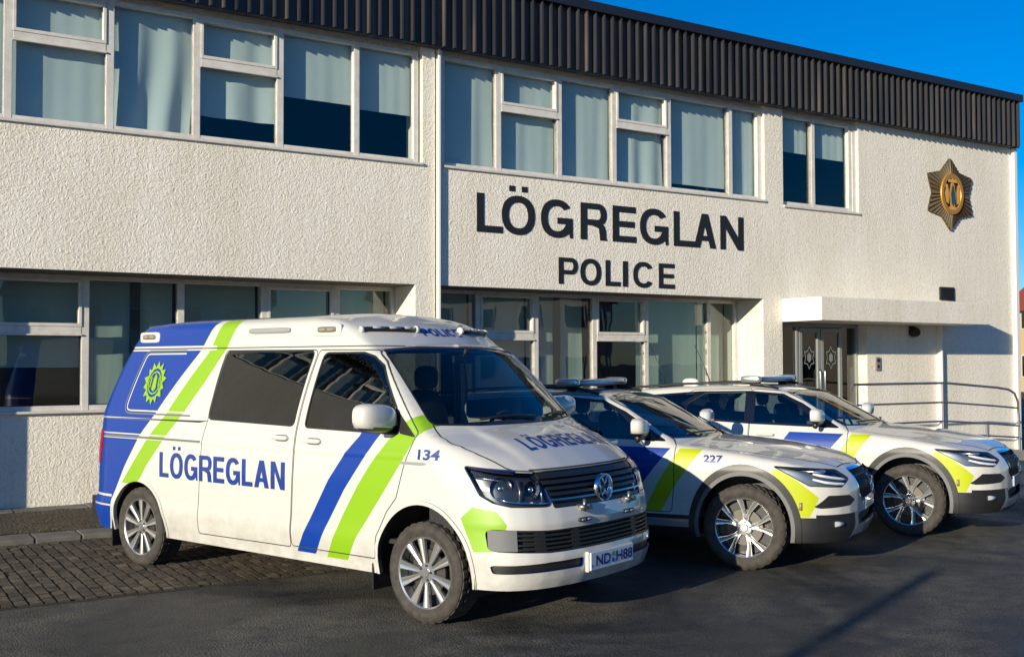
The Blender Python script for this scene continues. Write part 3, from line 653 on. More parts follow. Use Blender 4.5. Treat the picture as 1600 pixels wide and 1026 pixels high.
# ------------------------------------------------------------------ vehicle shell engine
def smax(a, b, k):
    h = np.maximum(k-np.abs(a-b), 0)/k
    return np.maximum(a, b) + h*h*k*.25
def lines(lo, hi, step, extra=()):
    n = max(1, int(round((hi-lo)/step))); L = list(np.linspace(lo, hi, n+1))
    for e in extra:
        L = [v for v in L if abs(v-e) > step*.35 or v in (lo, hi)] + [e]
    return np.array(sorted(L))
class Shell:
    def __init__(s, sdf, core, outer, xs, ys, zs):
        s.sdf = sdf
        V = []; faces = []
        idx = {}
        def vid(p):
            k = (round(p[0],5), round(p[1],5), round(p[2],5))
            if k not in idx: idx[k] = len(V); V.append(p)
            return idx[k]
        nx, ny, nz = len(xs), len(ys), len(zs)
        def quad(a, b, c, d): faces.append((vid(a), vid(b), vid(c), vid(d)))
        for sgn, flip in ((0, 0),):                       # the right half only; mirrored on extraction
            y = ys[sgn]
            for i in range(nx-1):
                for k in range(nz-1):
                    q = [(xs[i],y,zs[k]),(xs[i+1],y,zs[k]),(xs[i+1],y,zs[k+1]),(xs[i],y,zs[k+1])]
                    quad(*(q if not flip else q[::-1]))
        for sgn, flip in ((0, 1), (-1, 0)):
            x = xs[sgn]
            for j in range(ny-1):
                for k in range(nz-1):
                    q = [(x,ys[j],zs[k]),(x,ys[j+1],zs[k]),(x,ys[j+1],zs[k+1]),(x,ys[j],zs[k+1])]
                    quad(*(q if not flip else q[::-1]))
        z = zs[-1]
        for i in range(nx-1):
            for j in range(ny-1):
                quad((xs[i],ys[j],z),(xs[i+1],ys[j],z),(xs[i+1],ys[j+1],z),(xs[i],ys[j+1],z))
        P = np.array(V); C = np.clip(P, np.array(core[0]), np.array(core[1])); D = P-C
        lo = np.zeros(len(P)); hi = np.ones(len(P))*1.05
        for _ in range(24):
            t = (lo+hi)/2; q = C+D*t[:,None]; ins = sdf(q[:,0], q[:,1], q[:,2]) < 0
            lo = np.where(ins, t, lo); hi = np.where(ins, hi, t)
        Q = C+D*((lo+hi)/2)[:,None]
        s.bm = bm = bmesh.new(); bv = [bm.verts.new(q) for q in Q]
        for f in faces:
            try: bm.faces.new([bv[i] for i in f])
            except ValueError: pass
        s.part = bm.faces.layers.int.new('part')
        s.names = ['body']
        bm.normal_update()
    def cut(s, poly, U, V, filt, part=None, mi=None, sides=(-1,), only=None, delete=False, keepmat=(), hole=None):
        """2D coords u = U.(x,|y|,z), v = V.(x,|y|,z); filt(center(x,|y|,z), normal with |y|-sign) -> bool"""
        bm = s.bm
        if part is not None:
            if part not in s.names: s.names.append(part)
            pid = s.names.index(part)
        us = [p[0] for p in poly]; vs = [p[1] for p in poly]
        bb = (min(us)-.01, max(us)+.01, min(vs)-.01, max(vs)+.01)
        tot = 0
        for sd in sides:
            Uv = Vector((U[0], U[1]*sd, U[2])); Vv = Vector((V[0], V[1]*sd, V[2]))
            cen = sd == 0
            if cen: Uv = Vector(U); Vv = Vector(V)
            sub = {}
            def fb(f):
                a = [Uv.dot(v.co) for v in f.verts]; b = [Vv.dot(v.co) for v in f.verts]
                return (min(a), max(a), min(b), max(b))
            for f in bm.faces:
                c = f.calc_center_median()
                if not cen and c.y*sd < -1e-5: continue
                u = Uv.dot(c); v = Vv.dot(c)
                if u < bb[0]-.12 or u > bb[1]+.12 or v < bb[2]-.12 or v > bb[3]+.12: continue
                sg = 1 if cen else sd
                if not filt(Vector((c.x, c.y*sg, c.z)), Vector((f.normal.x, f.normal.y*sg, f.normal.z))): continue
                b = fb(f)
                if b[1] < bb[0] or b[0] > bb[1] or b[3] < bb[2] or b[2] > bb[3]: continue
                sub[f] = b
            W = Uv.cross(Vv)
            segs = [(poly[i], poly[(i+1) % len(poly)]) for i in range(len(poly))]
            if hole: segs += [(hole[i], hole[(i+1) % len(hole)]) for i in range(len(hole))]
            for a, b in segs:
                du, dv = b[0]-a[0], b[1]-a[1]
                if du*du+dv*dv < 1e-10: continue
                sb = (min(a[0],b[0])-.002, max(a[0],b[0])+.002, min(a[1],b[1])-.002, max(a[1],b[1])+.002)
                near = [f for f, q in sub.items() if q[1] >= sb[0] and q[0] <= sb[1] and q[3] >= sb[2] and q[2] <= sb[3]]
                if not near: continue
                # plane through the segment, containing the projection direction W
                G = np.array([[Uv.x,Uv.y,Uv.z],[Vv.x,Vv.y,Vv.z],[W.x,W.y,W.z]])
                p0 = np.linalg.solve(G, np.array([a[0], a[1], 0])); 
                dirv = np.linalg.solve(G, np.array([du, dv, 0]))
                no = Vector(dirv).cross(W)
                if no.length < 1e-12: continue
                no.normalize()
                geom = list({e for f in near for e in f.edges}) + near + list({v for f in near for v in f.verts})
                r = bmesh.ops.bisect_plane(bm, geom=geom, dist=1e-6, plane_co=Vector(p0), plane_no=no)
                for f in near: sub.pop(f, None)
                for g in r['geom']:
                    if isinstance(g, bmesh.types.BMFace): sub[g] = fb(g)
            hit = []
            for f in sub:
                if not f.is_valid: continue
                c = f.calc_center_median()
                if inside(poly, Uv.dot(c), Vv.dot(c)) and not (hole and inside(hole, Uv.dot(c), Vv.dot(c))):
                    if only is not None and s.names[f[s.part]] not in only: continue
                    hit.append(f)
            tot += len(hit)
            if delete: bmesh.ops.delete(bm, geom=hit, context='FACES')
            else:
                for f in hit:
                    if part is not None: f[s.part] = pid
                    if mi is not None and f.material_index not in keepmat: f.material_index = mi
        return tot
    def ring(s, poly, U, V, filt, wdt, mi, part=None, **k):
        s.cut(poly, U, V, filt, mi=mi, part=part, **k)
    def normals(s, P):
        e = 2e-3; f = s.sdf; x, y, z = P[:,0], P[:,1], P[:,2]
        N = np.stack([f(x+e,y,z)-f(x-e,y,z), f(x,y+e,z)-f(x,y-e,z), f(x,y,z+e)-f(x,y,z-e)], 1)
        return N/np.maximum(np.linalg.norm(N, axis=1), 1e-9)[:,None]
    def extract(s, name, part, mats, parent, offset=0., thick=0., side=None, split=False, obj_name=None, fmat=None):
        """faces of a part -> own object; custom normals from the analytic surface; rim walls of depth thick"""
        bm = s.bm; pid = s.names.index(part)
        F = [f for f in bm.faces if f[s.part] == pid]
        if not F: print('EMPTY PART', part); return None
        vid = {}; V = []
        for f in F:
            for v in f.verts:
                if v not in vid: vid[v] = len(V); V.append(v.co[:])
        P = np.array(V); faces = [[vid[v] for v in f.verts] for f in F]; mis = [f.material_index if fmat is None else fmat for f in F]
        wl = []
        if thick:
            fs = set(F)
            for f in F:
                for l in f.loops:
                    e = l.edge
                    if sum(1 for g in e.link_faces if g in fs) == 1 and not (abs(e.verts[0].co.y) < 1e-4 and abs(e.verts[1].co.y) < 1e-4):
                        wl.append((vid[l.vert], vid[l.link_loop_next.vert]))
        if side is None or side > 0:
            P2 = P*np.array([1,-1,1]); f2 = [g[::-1] for g in faces]; w2 = [(j, i) for i, j in wl]
            if side is None:
                # weld the centre line
                n0 = len(P); mp = {}
                keep = []
                for i in range(n0):
                    if abs(P[i,1]) < 1e-4: mp[i] = i
                    else: mp[i] = n0+len(keep); keep.append(i)
                P = np.vstack([P, P2[keep]]); faces = faces + [[mp[i] for i in g] for g in f2]; mis = mis+mis; wl = wl + [(mp[i], mp[j]) for i, j in w2]
            else: P = P2; faces = f2; wl = w2
        N = s.normals(P); Q = P + N*offset; nv = len(P); wall = []
        if thick:
            wall = [[j, i, nv+i, nv+j] for i, j in wl]
            Q = np.vstack([Q, Q-N*thick]); N = np.vstack([N, N])
        me = bpy.data.meshes.new(name)
        me.from_pydata(Q.tolist(), [], faces + wall)
        for m in mats: me.materials.append(m)
        nf = len(faces)
        me.polygons.foreach_set('material_index', mis + [mis[0]]*len(wall))
        me.polygons.foreach_set('use_smooth', [True]*nf + [False]*len(wall))
        me.update(); me.validate()
        ln = np.zeros((len(me.loops), 3))
        for p in me.polygons:
            for li in p.loop_indices:
                ln[li] = N[me.loops[li].vertex_index] if p.index < nf else p.normal[:]
        me.normals_split_custom_set(ln.tolist())
        o = bpy.data.objects.new(obj_name or name, me); COL.objects.link(o)
        if parent: o.parent = parent
        return o
    def place(s, frame, a, b, off, side=-1):
        """surface point from 2D coords"""
        n = len(a); a = np.array(a, float); b = np.array(b, float)
        if frame == 'side': lo = np.zeros(n); hi = np.ones(n)*1.2; f = lambda t: (a, t*side, b)
        elif frame == 'top': lo = np.ones(n)*.6; hi = np.ones(n)*2.6; f = lambda t: (a, b, t)
        else: lo = np.zeros(n)-.2; hi = np.ones(n)*1.6; f = lambda t: (t, a, b)
        if frame == 'roof': lo = np.ones(n)*-1.6; hi = np.ones(n)*0.1; f = lambda t: (t, a, b)
        for _ in range(26):
            t = (lo+hi)/2; ins = s.sdf(*f(t)) < 0; lo = np.where(ins, t, lo); hi = np.where(ins, hi, t)
        P = np.stack(f((lo+hi)/2), 1); N = s.normals(P)
        return P + N*off, N
    def decal(s, name, bm, m, parent, frame='side', off=.0015, side=-1, step=.03, flipu=False):
        """flat 2D bmesh (x,y)->(u,v) laid on the surface"""
        chop(bm, step)
        P, N = s.place(frame, [v.co.x for v in bm.verts], [v.co.y for v in bm.verts], off, side)
        for v, p in zip(bm.verts, P): v.co = p
        bm.verts.index_update()
        me = bpy.data.meshes.new(name); bm.normal_update()
        for f in bm.faces:
            if f.normal.dot(Vector(N[f.verts[0].index])) < 0: f.normal_flip()
        bm.to_mesh(me); bm.free(); me.materials.append(m)
        me.polygons.foreach_set('use_smooth', [True]*len(me.polygons))
        me.normals_split_custom_set([tuple(N[l.vertex_index]) for l in me.loops])
        o = bpy.data.objects.new(name, me); COL.objects.link(o); o.parent = parent; return o

SIDE = ((1,0,0),(0,0,1)); FRONT = ((0,1,0),(0,0,1)); TOP = ((1,0,0),(0,1,0)); DIAG = ((.7071,-.7071,0),(0,0,1))
f_side = lambda c, n: n.y > .2 and c.y > .3
f_front = lambda c, n: c.x > .2 and n.x > .15
f_any = lambda c, n: c.x > .0

# paints
white = mat('white_paint', (.56,.55,.515), .28, coat=1.0)
def road_dirt(m):
    n = m.node_tree.nodes; L = m.node_tree.links; p = n['Principled BSDF']; tc = n.new('ShaderNodeTexCoord'); sx_ = n.new('ShaderNodeSeparateXYZ'); L.new(tc.outputs['Object'], sx_.inputs[0])
    mr = n.new('ShaderNodeMapRange'); mr.inputs['From Min'].default_value = .78; mr.inputs['From Max'].default_value = .28; mr.inputs['To Min'].default_value = 0; mr.inputs['To Max'].default_value = 1; L.new(sx_.outputs['Z'], mr.inputs['Value'])
    no = n.new('ShaderNodeTexNoise'); no.inputs['Scale'].default_value = 7; no.inputs['Detail'].default_value = 9; no.inputs['Roughness'].default_value = .7; L.new(tc.outputs['Object'], no.inputs['Vector'])
    r = n.new('ShaderNodeValToRGB'); r.color_ramp.elements[0].position = .38; r.color_ramp.elements[1].position = .8; L.new(no.outputs[0], r.inputs[0])
    mu = n.new('ShaderNodeMath'); mu.operation = 'MULTIPLY'; L.new(mr.outputs[0], mu.inputs[0]); L.new(r.outputs[0], mu.inputs[1])
    mx = n.new('ShaderNodeMix'); mx.data_type = 'RGBA'; L.new(mu.outputs[0], mx.inputs[0]); mx.inputs[6].default_value = p.inputs['Base Color'].default_value; mx.inputs[7].default_value = (.36,.335,.29,1)
    L.new(mx.outputs[2], p.inputs['Base Color'])
road_dirt(white)
blue = mat('blue_reflective_film', (.001,.036,.27), .42, coat=.35, spec=.35)
letb = mat('navy_film', (.006,.035,.22), .4, coat=.4)
lime = mat('lime_reflective_film', (.21,.40,.008), .42, coat=.4)
yel = mat('yellow_reflective_film', (.40,.45,.0), .42, coat=.4)
silvr = mat('silver_paint', (.45,.47,.49), .3, metal=.6, coat=.6)
blackp = mat('black_plastic', (.014,.014,.015), .42, bump=(300,.15,.001))
greyp = mat('grey_plastic', (.12,.125,.13), .55, bump=(260,.2,.001))
gap = mat('panel_gap_shade', (.03,.03,.03), .9)  # shade of the shut lines put into the colour of flush strips
gloss = mat('gloss_black', (.008,.008,.009), .08, coat=1)
chrome = mat('chrome', (.85,.86,.87), .09, metal=1)
alloy = mat('alloy', (.62,.62,.61), .27, metal=.85, coat=.4)
alloyd = mat('dark_alloy', (.10,.10,.105), .35, metal=.8)
rubber = mat('tyre_rubber', (.028,.026,.024), .82, bump=(90,.35,.002), var=(14,.7,(.075,.062,.048)))
disc = mat('brake_disc', (.10,.092,.085), .5, metal=.8)
dark = mat('dark_cabin', (.02,.02,.022), .8)
seatm = mat('seat_fabric', (.035,.037,.042), .85)
cglass = glass('clear_glass', (.66,.74,.70), 1.5)
tglass = glass('tinted_glass', (.04,.05,.06), 2.5)
sglass = glass('side_glass', (.34,.42,.44), 2.4)
lglass = glass('lamp_glass', (.93,.95,.96), 1.2)
redl = mat('red_lens', (.45,.01,.01), .12, coat=1)
VM = [white, blue, lime, yel, blackp, gap, greyp, silvr, gloss, chrome]      # material slots of every shell
IW, IB, IL, IY, IK, IG, IGR, IS, IGL, ICH = range(10)

def star_poly(cx, cy, rx, ry, n=8, inner=.72, ph=0):
    P = []
    for k in range(2*n):
        r = 1 if k % 2 == 0 else inner
        a = PI/2 + ph + PI*k/n; P.append((cx+rx*r*math.cos(a), cy+ry*r*math.sin(a)))
    return P
def ring_faces(outer, innr):
    return [[outer[i], outer[(i+1)%len(outer)], innr[(i+1)%len(outer)], innr[i]] for i in range(len(outer))]

def make_wheel(parent, x, y, side, R, r_rim, width, style, spin=0.):
    """side -1 = right-hand side of the vehicle (outer face towards -y)"""
    bm = bmesh.new()        # brake disc and hub carrier (the wheel part itself)
    lathe_y(bm, [(.0,.03),(.07,.03),(.075,.05),(.155,.05),(.155,.07),(0,.07)], 40)
    lathe_y(bm, [(0,.09),(r_rim*.93,.09),(r_rim*.93,.10),(0,.10)], 40, 1)
    fix(bm)
    wh = link('wheel', bm, [disc, blackp], parent, smooth=True, loc=(x, y, R), rot=(0, spin, 0 if side < 0 else PI))
    # tyre : y from 0 (outer face) to width
    bm = bmesh.new(); n = 120; w2 = width
    prof = [(r_rim*.985,.018),(r_rim+.004,.008),(r_rim+.02,.001),(r_rim+.03,-.005),(r_rim+(R-r_rim)*.5,-.010),(R-.03,-.004),(R-.018,.004),
            (R-.010,.013),(R-.010,.020),(R-.001,.024),(R,.062),(R-.010,.066),(R-.010,.078),(R,.082),(R,w2*.5-.008),(R-.010,w2*.5-.004),(R-.010,w2*.5+.006),(R,w2*.5+.010),(R-.001,w2-.024),(R-.02,w2-.006),(r_rim+(R-r_rim)*.5,w2+.004),(r_rim,w2-.01)]
    rings = []
    for j, (r, yy) in enumerate(prof):
        row = []
        for k in range(n):
            rr = r; a = 2*PI*k/n
            if yy > .011 and yy < .064 and r > R-.012 and (k % 4 == 3): rr = min(r, R-.009)
            if .08 < yy < w2*.5 and r > R-.003 and ((k+2) % 4 == 3): rr = R-.009
            if yy > w2*.5+.008 and r > R-.004 and (k % 4 == 3): rr = R-.009
            row.append(bm.verts.new((rr*math.cos(a), yy, rr*math.sin(a))))
        rings.append(row)
    for a, b in zip(rings, rings[1:]):
        for k in range(n): bm.faces.new((a[k], a[(k+1)%n], b[(k+1)%n], b[k]))
    fix(bm)
    link('tyre', bm, rubber, wh, smooth=28)
    # rim
    bm = bmesh.new(); rr = r_rim
    lathe_y(bm, [(rr*.955,.10),(rr*.955,.03),(rr*.96,.012),(rr,.004),(rr+.003,.010),(rr*.99,.02)], 72)
    hubr = .062
    def spoke(pts_l, pts_r, ys, th=.022):
        # surfaces from left/right outlines in the wheel plane (rho, angle) lists
        top = []; 
        for (pl, pr, yy) in zip(pts_l, pts_r, ys):
            top.append((Vector((pl[0], yy, pl[1])), Vector((pr[0], yy, pr[1]))))
        vs = []
        for l, r in top:
            m = (l+r)/2 + Vector((0, .006, 0)); e = (r-l)*.26
            vs.append([bm.verts.new(l+Vector((0,th,0))), bm.verts.new(l), bm.verts.new(l+e), bm.verts.new(m), bm.verts.new(r-e), bm.verts.new(r), bm.verts.new(r+Vector((0,th,0)))])
        for a, b in zip(vs, vs[1:]):
            for k in range(6): bm.faces.new((a[k], a[k+1], b[k+1], b[k]))
    def pol(r, a): return (r*math.cos(a), r*math.sin(a))
    if style == 'ten':
        for k in range(10):
            a = 2*PI*k/10 + (.045 if k % 2 else -.045)
            w0, w1, w2_ = .30, .16, .135
            spoke([pol(.05,a-w0), pol(.10,a-w1), pol(rr*.97,a-w2_)], [pol(.05,a+w0), pol(.10,a+w1), pol(rr*.97,a+w2_)], [.022,.020,.010])
    else:
        for k in range(5):
            a = 2*PI*k/5 + PI/10
            spoke([pol(.045,a-.5), pol(.125,a-.24)], [pol(.045,a+.5), pol(.125,a+.24)], [.028,.026])
            for q in (-1, 1):
                e = a + q*.30
                l = [pol(.09,a+(q*.10)-.17), pol(.155,a+q*.20-.095), pol(rr*.975,e-.105)]; r = [pol(.09,a+(q*.10)+.17), pol(.155,a+q*.20+.095), pol(rr*.975,e+.105)]
                spoke(l, r, [.026,.022,.010], .03)
    lathe_y(bm, [(0,.010),(.030,.010),(.034,.014),(.036,.020),(.062,.022),(.070,.030),(.070,.05)], 40)
    for k in range(5):
        a = 2*PI*k/5 + PI/2
        lathe_y(bm, [(0,.014),(.009,.014),(.010,.026)], 10, 1, .050*math.cos(a), .050*math.sin(a))
    fix(bm)
    link('rim', bm, [alloy, alloyd], wh, smooth=35)
    return wh

def mirror(parent, x, y, z, side, capm, w=.125, h=.085, d=.075, tilt=.0, below=False):
    bm = bmesh.new()
    def fn(v):
        t = (v.x-x)/d
        v.x = x + d*(t if t > -.25 else -.25 - (abs(t)-.25)*.15)           # flat towards the rear
        q = (v.y-y)/w
        v.z += -.012*side*q*-1; return v
    blob(bm, (x, y, z), (d, w, h), 3.0, 28, 18, 0, fn)
    for f in bm.faces:
        c = f.calc_center_median()
        if c.z < z-h*.62: f.material_index = 1
    fix(bm)
    o = link('side_mirror', bm, [capm, blackp], parent, smooth=60)
    bm = bmesh.new(); tube(bm, [(x-.01, y-side*w*.5, z-h*.7), (x-.005, y-side*(w*1.05), z-h*.95), (x+.0, y-side*(w+.09), z-h*.95)], [.03,.028,.035], 12, 0)
    if below: blob(bm, (x-.01, y-side*.02, z-h*1.25), (.03,.03,.035), 2.2, 14, 10, 0)
    link('mirror_arm', bm, blackp, o, smooth=True)
    bm = bmesh.new(); box(bm, x-d*.42, x-d*.40, y-w*.8, y+w*.8, z-h*.7, z+h*.7, 0); link('mirror_glass', bm, chrome, o)
    return o

def seat(parent, x, y, z, w=.50, head=True):
    bm = bmesh.new()
    blob(bm, (x+.05, y, z), (.27, w/2, .09), 3.4, 20, 10)
    def fn(v): v.x -= (v.z-z)*.22; return v
    blob(bm, (x-.20, y, z+.34), (.075, w/2*.94, .36), 3.2, 20, 14, 0, fn)
    if head:
        blob(bm, (x-.31, y, z+.80), (.05, .13, .10), 3, 16, 10)
        for q in (-.05,.05): tube(bm, [(x-.28,y+q,z+.66),(x-.30,y+q,z+.74)], .008, 6)
    fix(bm); return link('seat', bm, seatm, parent, smooth=60)

def arch_liner(parent, x, yo, yi, r, z, side):
    bm = bmesh.new(); n = 28; a0, a1 = -.25, PI+.25
    A = []; B = []
    for k in range(n+1):
        a = a0+(a1-a0)*k/n
        A.append(bm.verts.new((x+r*math.cos(a), side*yo, z+r*math.sin(a)))); B.append(bm.verts.new((x+r*math.cos(a), side*yi, z+r*math.sin(a))))
    for k in range(n): bm.faces.new((A[k], A[k+1], B[k+1], B[k]))
    bm.faces.new(B)
    fix(bm); return link('wheel_arch_liner', bm, blackp, parent, smooth=True)

def itp(x, t): return np.interp(x, [a for a, _ in t], [b for _, b in t])
def smooth_table(t, lo, hi, w, n=500):
    xs = np.linspace(lo, hi, n); ys = itp(xs, sorted(t)); k = max(1, int(w/(hi-lo)*n)); ker = np.hanning(2*k+3)[1:-1]; ker /= ker.sum()
    p = np.pad(ys, len(ker)//2, mode='edge'); 
    # linear extrapolation at the ends keeps slopes
    m = len(ker)//2; p[:m] = ys[0]-(ys[1]-ys[0])*np.arange(m, 0, -1); p[-m:] = ys[-1]+(ys[-1]-ys[-2])*np.arange(1, m+1)
    ys = np.convolve(p, ker, 'valid')
    return lambda x: np.interp(x, xs, ys)

# ------------------------------------------------------------------ police van
vW = smooth_table([(.2,.905),(.34,.925),(.42,.945),(.50,.957),(.535,.953),(.6,.955),(.9,.960),(1.08,.957),(1.20,.950),(1.28,.936),(1.33,.928)]+[(1.33+t, .930-.155*t-.17*t*t) for t in (.06,.12,.18,.24,.30,.36,.42,.48,.54)]+[(1.91,.790),(2.03,.782),(2.09,.772),(2.13,.755),(2.3,.66)], .2, 2.3, .03)
vF = smooth_table([(.2,.82),(.30,.872),(.36,.90),(.42,.912),(.5,.915),(.53,.905),(.67,.892),(.70,.898),(.80,.875),(.95,.83),(1.03,.775),(1.1,.68),(1.3,.42),(1.6,.1),(2.3,-.7)], .2, 2.3, .02)
vCf = smooth_table([(0,0),(.3,.014),(.5,.045),(.65,.09),(.75,.145),(.83,.215),(.88,.30),(.93,.44),(.96,.56),(1.2,1.6)], -.2, 1.2, .05)
vT = smooth_table([(-4.6,1.7),(-4.0,2.0),(-3.75,2.09),(-3.5,2.15),(-3.1,2.175),(-1.25,2.178),(-.98,2.155),(-.80,2.095),(-.66,1.99),(-.56,1.915),(-.46,1.885),(.13,1.335),(.20,1.300),(.40,1.238),(.60,1.160),(.74,1.080),(.80,1.02),(.95,.80),(1.3,.2)], -4.6, 1.3, .035)
vR = smooth_table([(.2,-4.20),(.36,-4.30),(.46,-4.35),(.56,-4.33),(.60,-4.29),(1.0,-4.27),(1.33,-4.21),(1.88,-3.86),(1.92,-3.83),(2.1,-3.66),(2.3,-3.4)], .2, 2.3, .03)
vCr = smooth_table([(0,0),(.5,.01),(.7,.035),(.8,.07),(.87,.13),(.92,.21),(.96,.34),(1.2,1.6)], -.2, 1.2, .04)
def van_sdf(x, y, z):
    ay = np.abs(y)
    W = vW(z) + .0045*np.exp(-((z-1.125)/.012)**2) - .006*np.exp(-((z-1.905)/.012)**2)
    # body side crease running the length above the wheels
    W = W + .006*np.exp(-((z-.54)/.05)**2)
    d_side = ay - W
    d_front = (x - (vF(z) - vCf(ay)))*.94
    d_rear = (vR(z) + vCr(ay) - x)
    c = .115*(ay/.8)**2.2
    xx = x + c
    crown = .035*(ay/.8)**2*np.clip((-.4-x)/.5, 0, 1) + .022*(ay/.8)**2.5
    hood = np.clip((x-.05)/.15, 0, 1)*.020/(1+np.exp((ay-.56)/.018)) - .010*hoodmask(x)
    T = vT(xx) - crown + hood
    sl = (vT(xx+.02)-vT(xx-.02))/.04
    d_top = (z - T)/np.sqrt(1+sl*sl)
    d = smax(d_side, d_front, .07)
    d = smax(d, d_rear, .08)
    return smax(d, d_top, .065)
def hoodmask(x): return np.clip((x-.05)/.15, 0, 1)

def build_van(loc, rz):
    root = thing('police_van', 'white police van with blue and green slanted stripes and the number 134', 'van', loc, rz)
    xs = np.concatenate([lines(-4.7, -3.4, .055), lines(-3.4, -.6, .12)[1:], lines(-.6, 1.15, .045, (0.,))[1:]]); ys = lines(-1.12, 0, .045); zs = lines(.29, 2.45, .04, (.50,.535,.57,1.11,1.125,1.14,1.25))
    xs = np.array(sorted(set([round(float(x),5) for x in xs]+[round(float(x)+.0225,5) for x in xs if .0 < x < 1.1])))
    S = Shell(van_sdf, ((-3.6,-.45,.29),(.0,.45,1.25)), None, xs, ys, zs)
    for f in S.bm.faces: f.smooth = True
    # livery, before anything is cut free
    fs = lambda c, n: n.y > .12
    S.cut([(-2.18,2.2),(-2.22,2.12),(-2.37,1.89),(-2.56,1.61),(-2.80,1.33),(-3.0,1.14),(-3.26,.89),(-3.40,.72),(-3.64,.72),(-3.23,1.15),(-3.03,1.33),(-2.58,1.89),(-2.44,2.12),(-2.41,2.2)], *SIDE, fs, mi=IL)
    S.cut([(-2.50,2.2),(-2.53,2.12),(-2.70,1.90),(-3.19,1.33),(-3.37,1.15),(-3.60,.86),(-3.80,.56),(-3.88,.28),(-4.6,.28),(-4.6,2.2)], *SIDE, lambda c, n: n.y > .05, mi=IB)
    S.cut([(-1.30,.36),(-1.15,.59),(-.93,.92),(-.75,1.13),(-.62,1.25),(-.60,1.28),(-.40,1.28),(-.43,1.25),(-.585,1.07),(-.76,.86),(-.94,.60),(-1.09,.36)], *SIDE, fs, mi=IB)
    S.cut([(-.97,.35),(-.78,.67),(-.62,.90),(-.50,1.05),(-.32,1.24),(-.22,1.34),(-.04,1.45),(.03,1.37),(-.08,1.24),(-.18,1.10),(-.36,.87),(-.62,.55),(-.75,.35)], *SIDE, fs, mi=IL)
    fd = lambda c, n: c.x > .1 and (n.x+n.y) > .3
    S.cut([(-.424,.75),(-.35,.825),(-.198,.805),(-.127,.715),(-.205,.545),(-.343,.535)], *DIAG, fd, mi=IL)
    # white pinlines over the blue area, panel joints
    for z0, z1 in ((1.885,1.897),(1.908,1.925),(1.283,1.297),(1.150,1.160),(1.112,1.120)):
        S.cut([(-4.6,z0),(-2.5,z0),(-2.5,z1),(-4.6,z1)], *SIDE, fs, mi=IW)
    S.cut([(-4.6,.585),(-3.8,.585),(-3.8,.605),(-4.6,.605)], *SIDE, lambda c, n: n.y > .05, mi=IW)
    S.cut([(-4.6,.50),(-3.8,.50),(-3.8,.515),(-4.6,.515)], *SIDE, lambda c, n: n.y > .05, mi=IW)
    S.cut([(-3.95,1.125),(-2.49,1.121),(-2.49,1.138),(-3.95,1.142)], *SIDE, fs, mi=IGR)      # sliding door rail
    S.cut([(-4.6,1.898),(-.55,1.898),(-.55,1.906),(-4.6,1.906)], *SIDE, fs, mi=IG)             # gutter joint
    S.cut([(-2.53,1.284),(-2.42,1.30),(-2.42,1.303),(-4.0,1.288),(-4.0,1.284)], *SIDE, fs, mi=IG)
    # wheel arches
    for cx, rx, rz_ in ((0,.43,.465),(-3.39,.395,.40)):
        arc = [(cx+rx*math.cos(a), .345+rz_*math.sin(a)) for a in np.linspace(-.6, PI+.6, 40)]
        lip = [(cx+(rx+.028)*math.cos(a), .345+(rz_+.028)*math.sin(a)) for a in np.linspace(-.6, PI+.6, 40)]
        S.cut(lip, *SIDE, lambda c, n: c.y > .5 and n.y > .3, part='wheel_arch_lip_f' if cx == 0 else 'wheel_arch_lip_r')
        S.cut(arc, *SIDE, lambda c, n: c.y > .5 and n.y > .25, delete=True)
    # doors
    g = .008
    door = rpoly([(-1.355,.395),(-.455,.395),(-.432,.56),(-.33,.735),(-.235,.84),(-.165,1.06),(-.055,1.295),(-.50,1.79),(-.60,1.87),(-1.205,1.875),(-1.30,1.29)], [.03,.03,.02,.05,.04,.05,.02,.05,.05,.04,.05])
    sdoor = rpoly([(-2.53,.375),(-1.365,.385),(-1.312,1.29),(-1.217,1.875),(-2.355,1.88),(-2.42,1.32),(-2.47,1.13)], [.03,.03,.05,.04,.04,.02,.02])
    for nm, pl in (('door', door), ('sliding_door', sdoor)):
        S.cut(pl, *SIDE, f_side, part=nm)
        S.cut(inset(pl, -g*.5), *SIDE, f_side, mi=IG, hole=inset(pl, g*.5))
    # side windows (the glass runs to the edge, a black rubber line round it)
    wf = rpoly([(-1.215,1.30),(-1.135,1.845),(-.72,1.845),(-.60,1.815),(-.50,1.75),(-.285,1.46),(-.235,1.285)], [.03,.05,.05,.04,.03,.03,.02])
    sail = rpoly([(-.222,1.283),(-.272,1.455),(-.065,1.262)], .008)
    ws = rpoly([(-2.415,1.325),(-1.355,1.305),(-1.262,1.865),(-2.335,1.865)], .04)
    wq = rpoly([(-3.665,1.345),(-2.52,1.345),(-2.44,1.875),(-3.50,1.875)], .07)
    for nm, pl in (('door_window', wf), ('sliding_window', ws)):
        S.cut(pl, *SIDE, f_side, part=nm)
        S.cut(inset(pl, -.014), *SIDE, f_side, mi=IK, hole=pl)
    S.cut(sail, *SIDE, f_side, mi=IK)
    S.cut(wq, *SIDE, f_side, part='rear_side_window')
    fq = lambda c, n: n.y > .2 and c.x < -2.9+.35*(1.88-c.z)
    S.cut(inset(wq, -.016), *SIDE, fq, mi=IGR, hole=inset(wq, -.002))
    S.cut(inset(wq, .010), *SIDE, fq, mi=IW, hole=inset(wq, .022))
    # windscreen and hood
    wsc = rpoly([(-.815,1.352),(-.45,1.338),(.45,1.338),(.815,1.352),(.735,1.862),(.42,1.888),(-.42,1.888),(-.735,1.862)], [.03,.05,.05,.03,.05,.1,.1,.05])
    fw_ = lambda c, n: -.95 < c.x < .35 and n.x > .1
    S.cut(wsc, (0,1,0), (0,0,1), fw_, part='windscreen', sides=(0,))
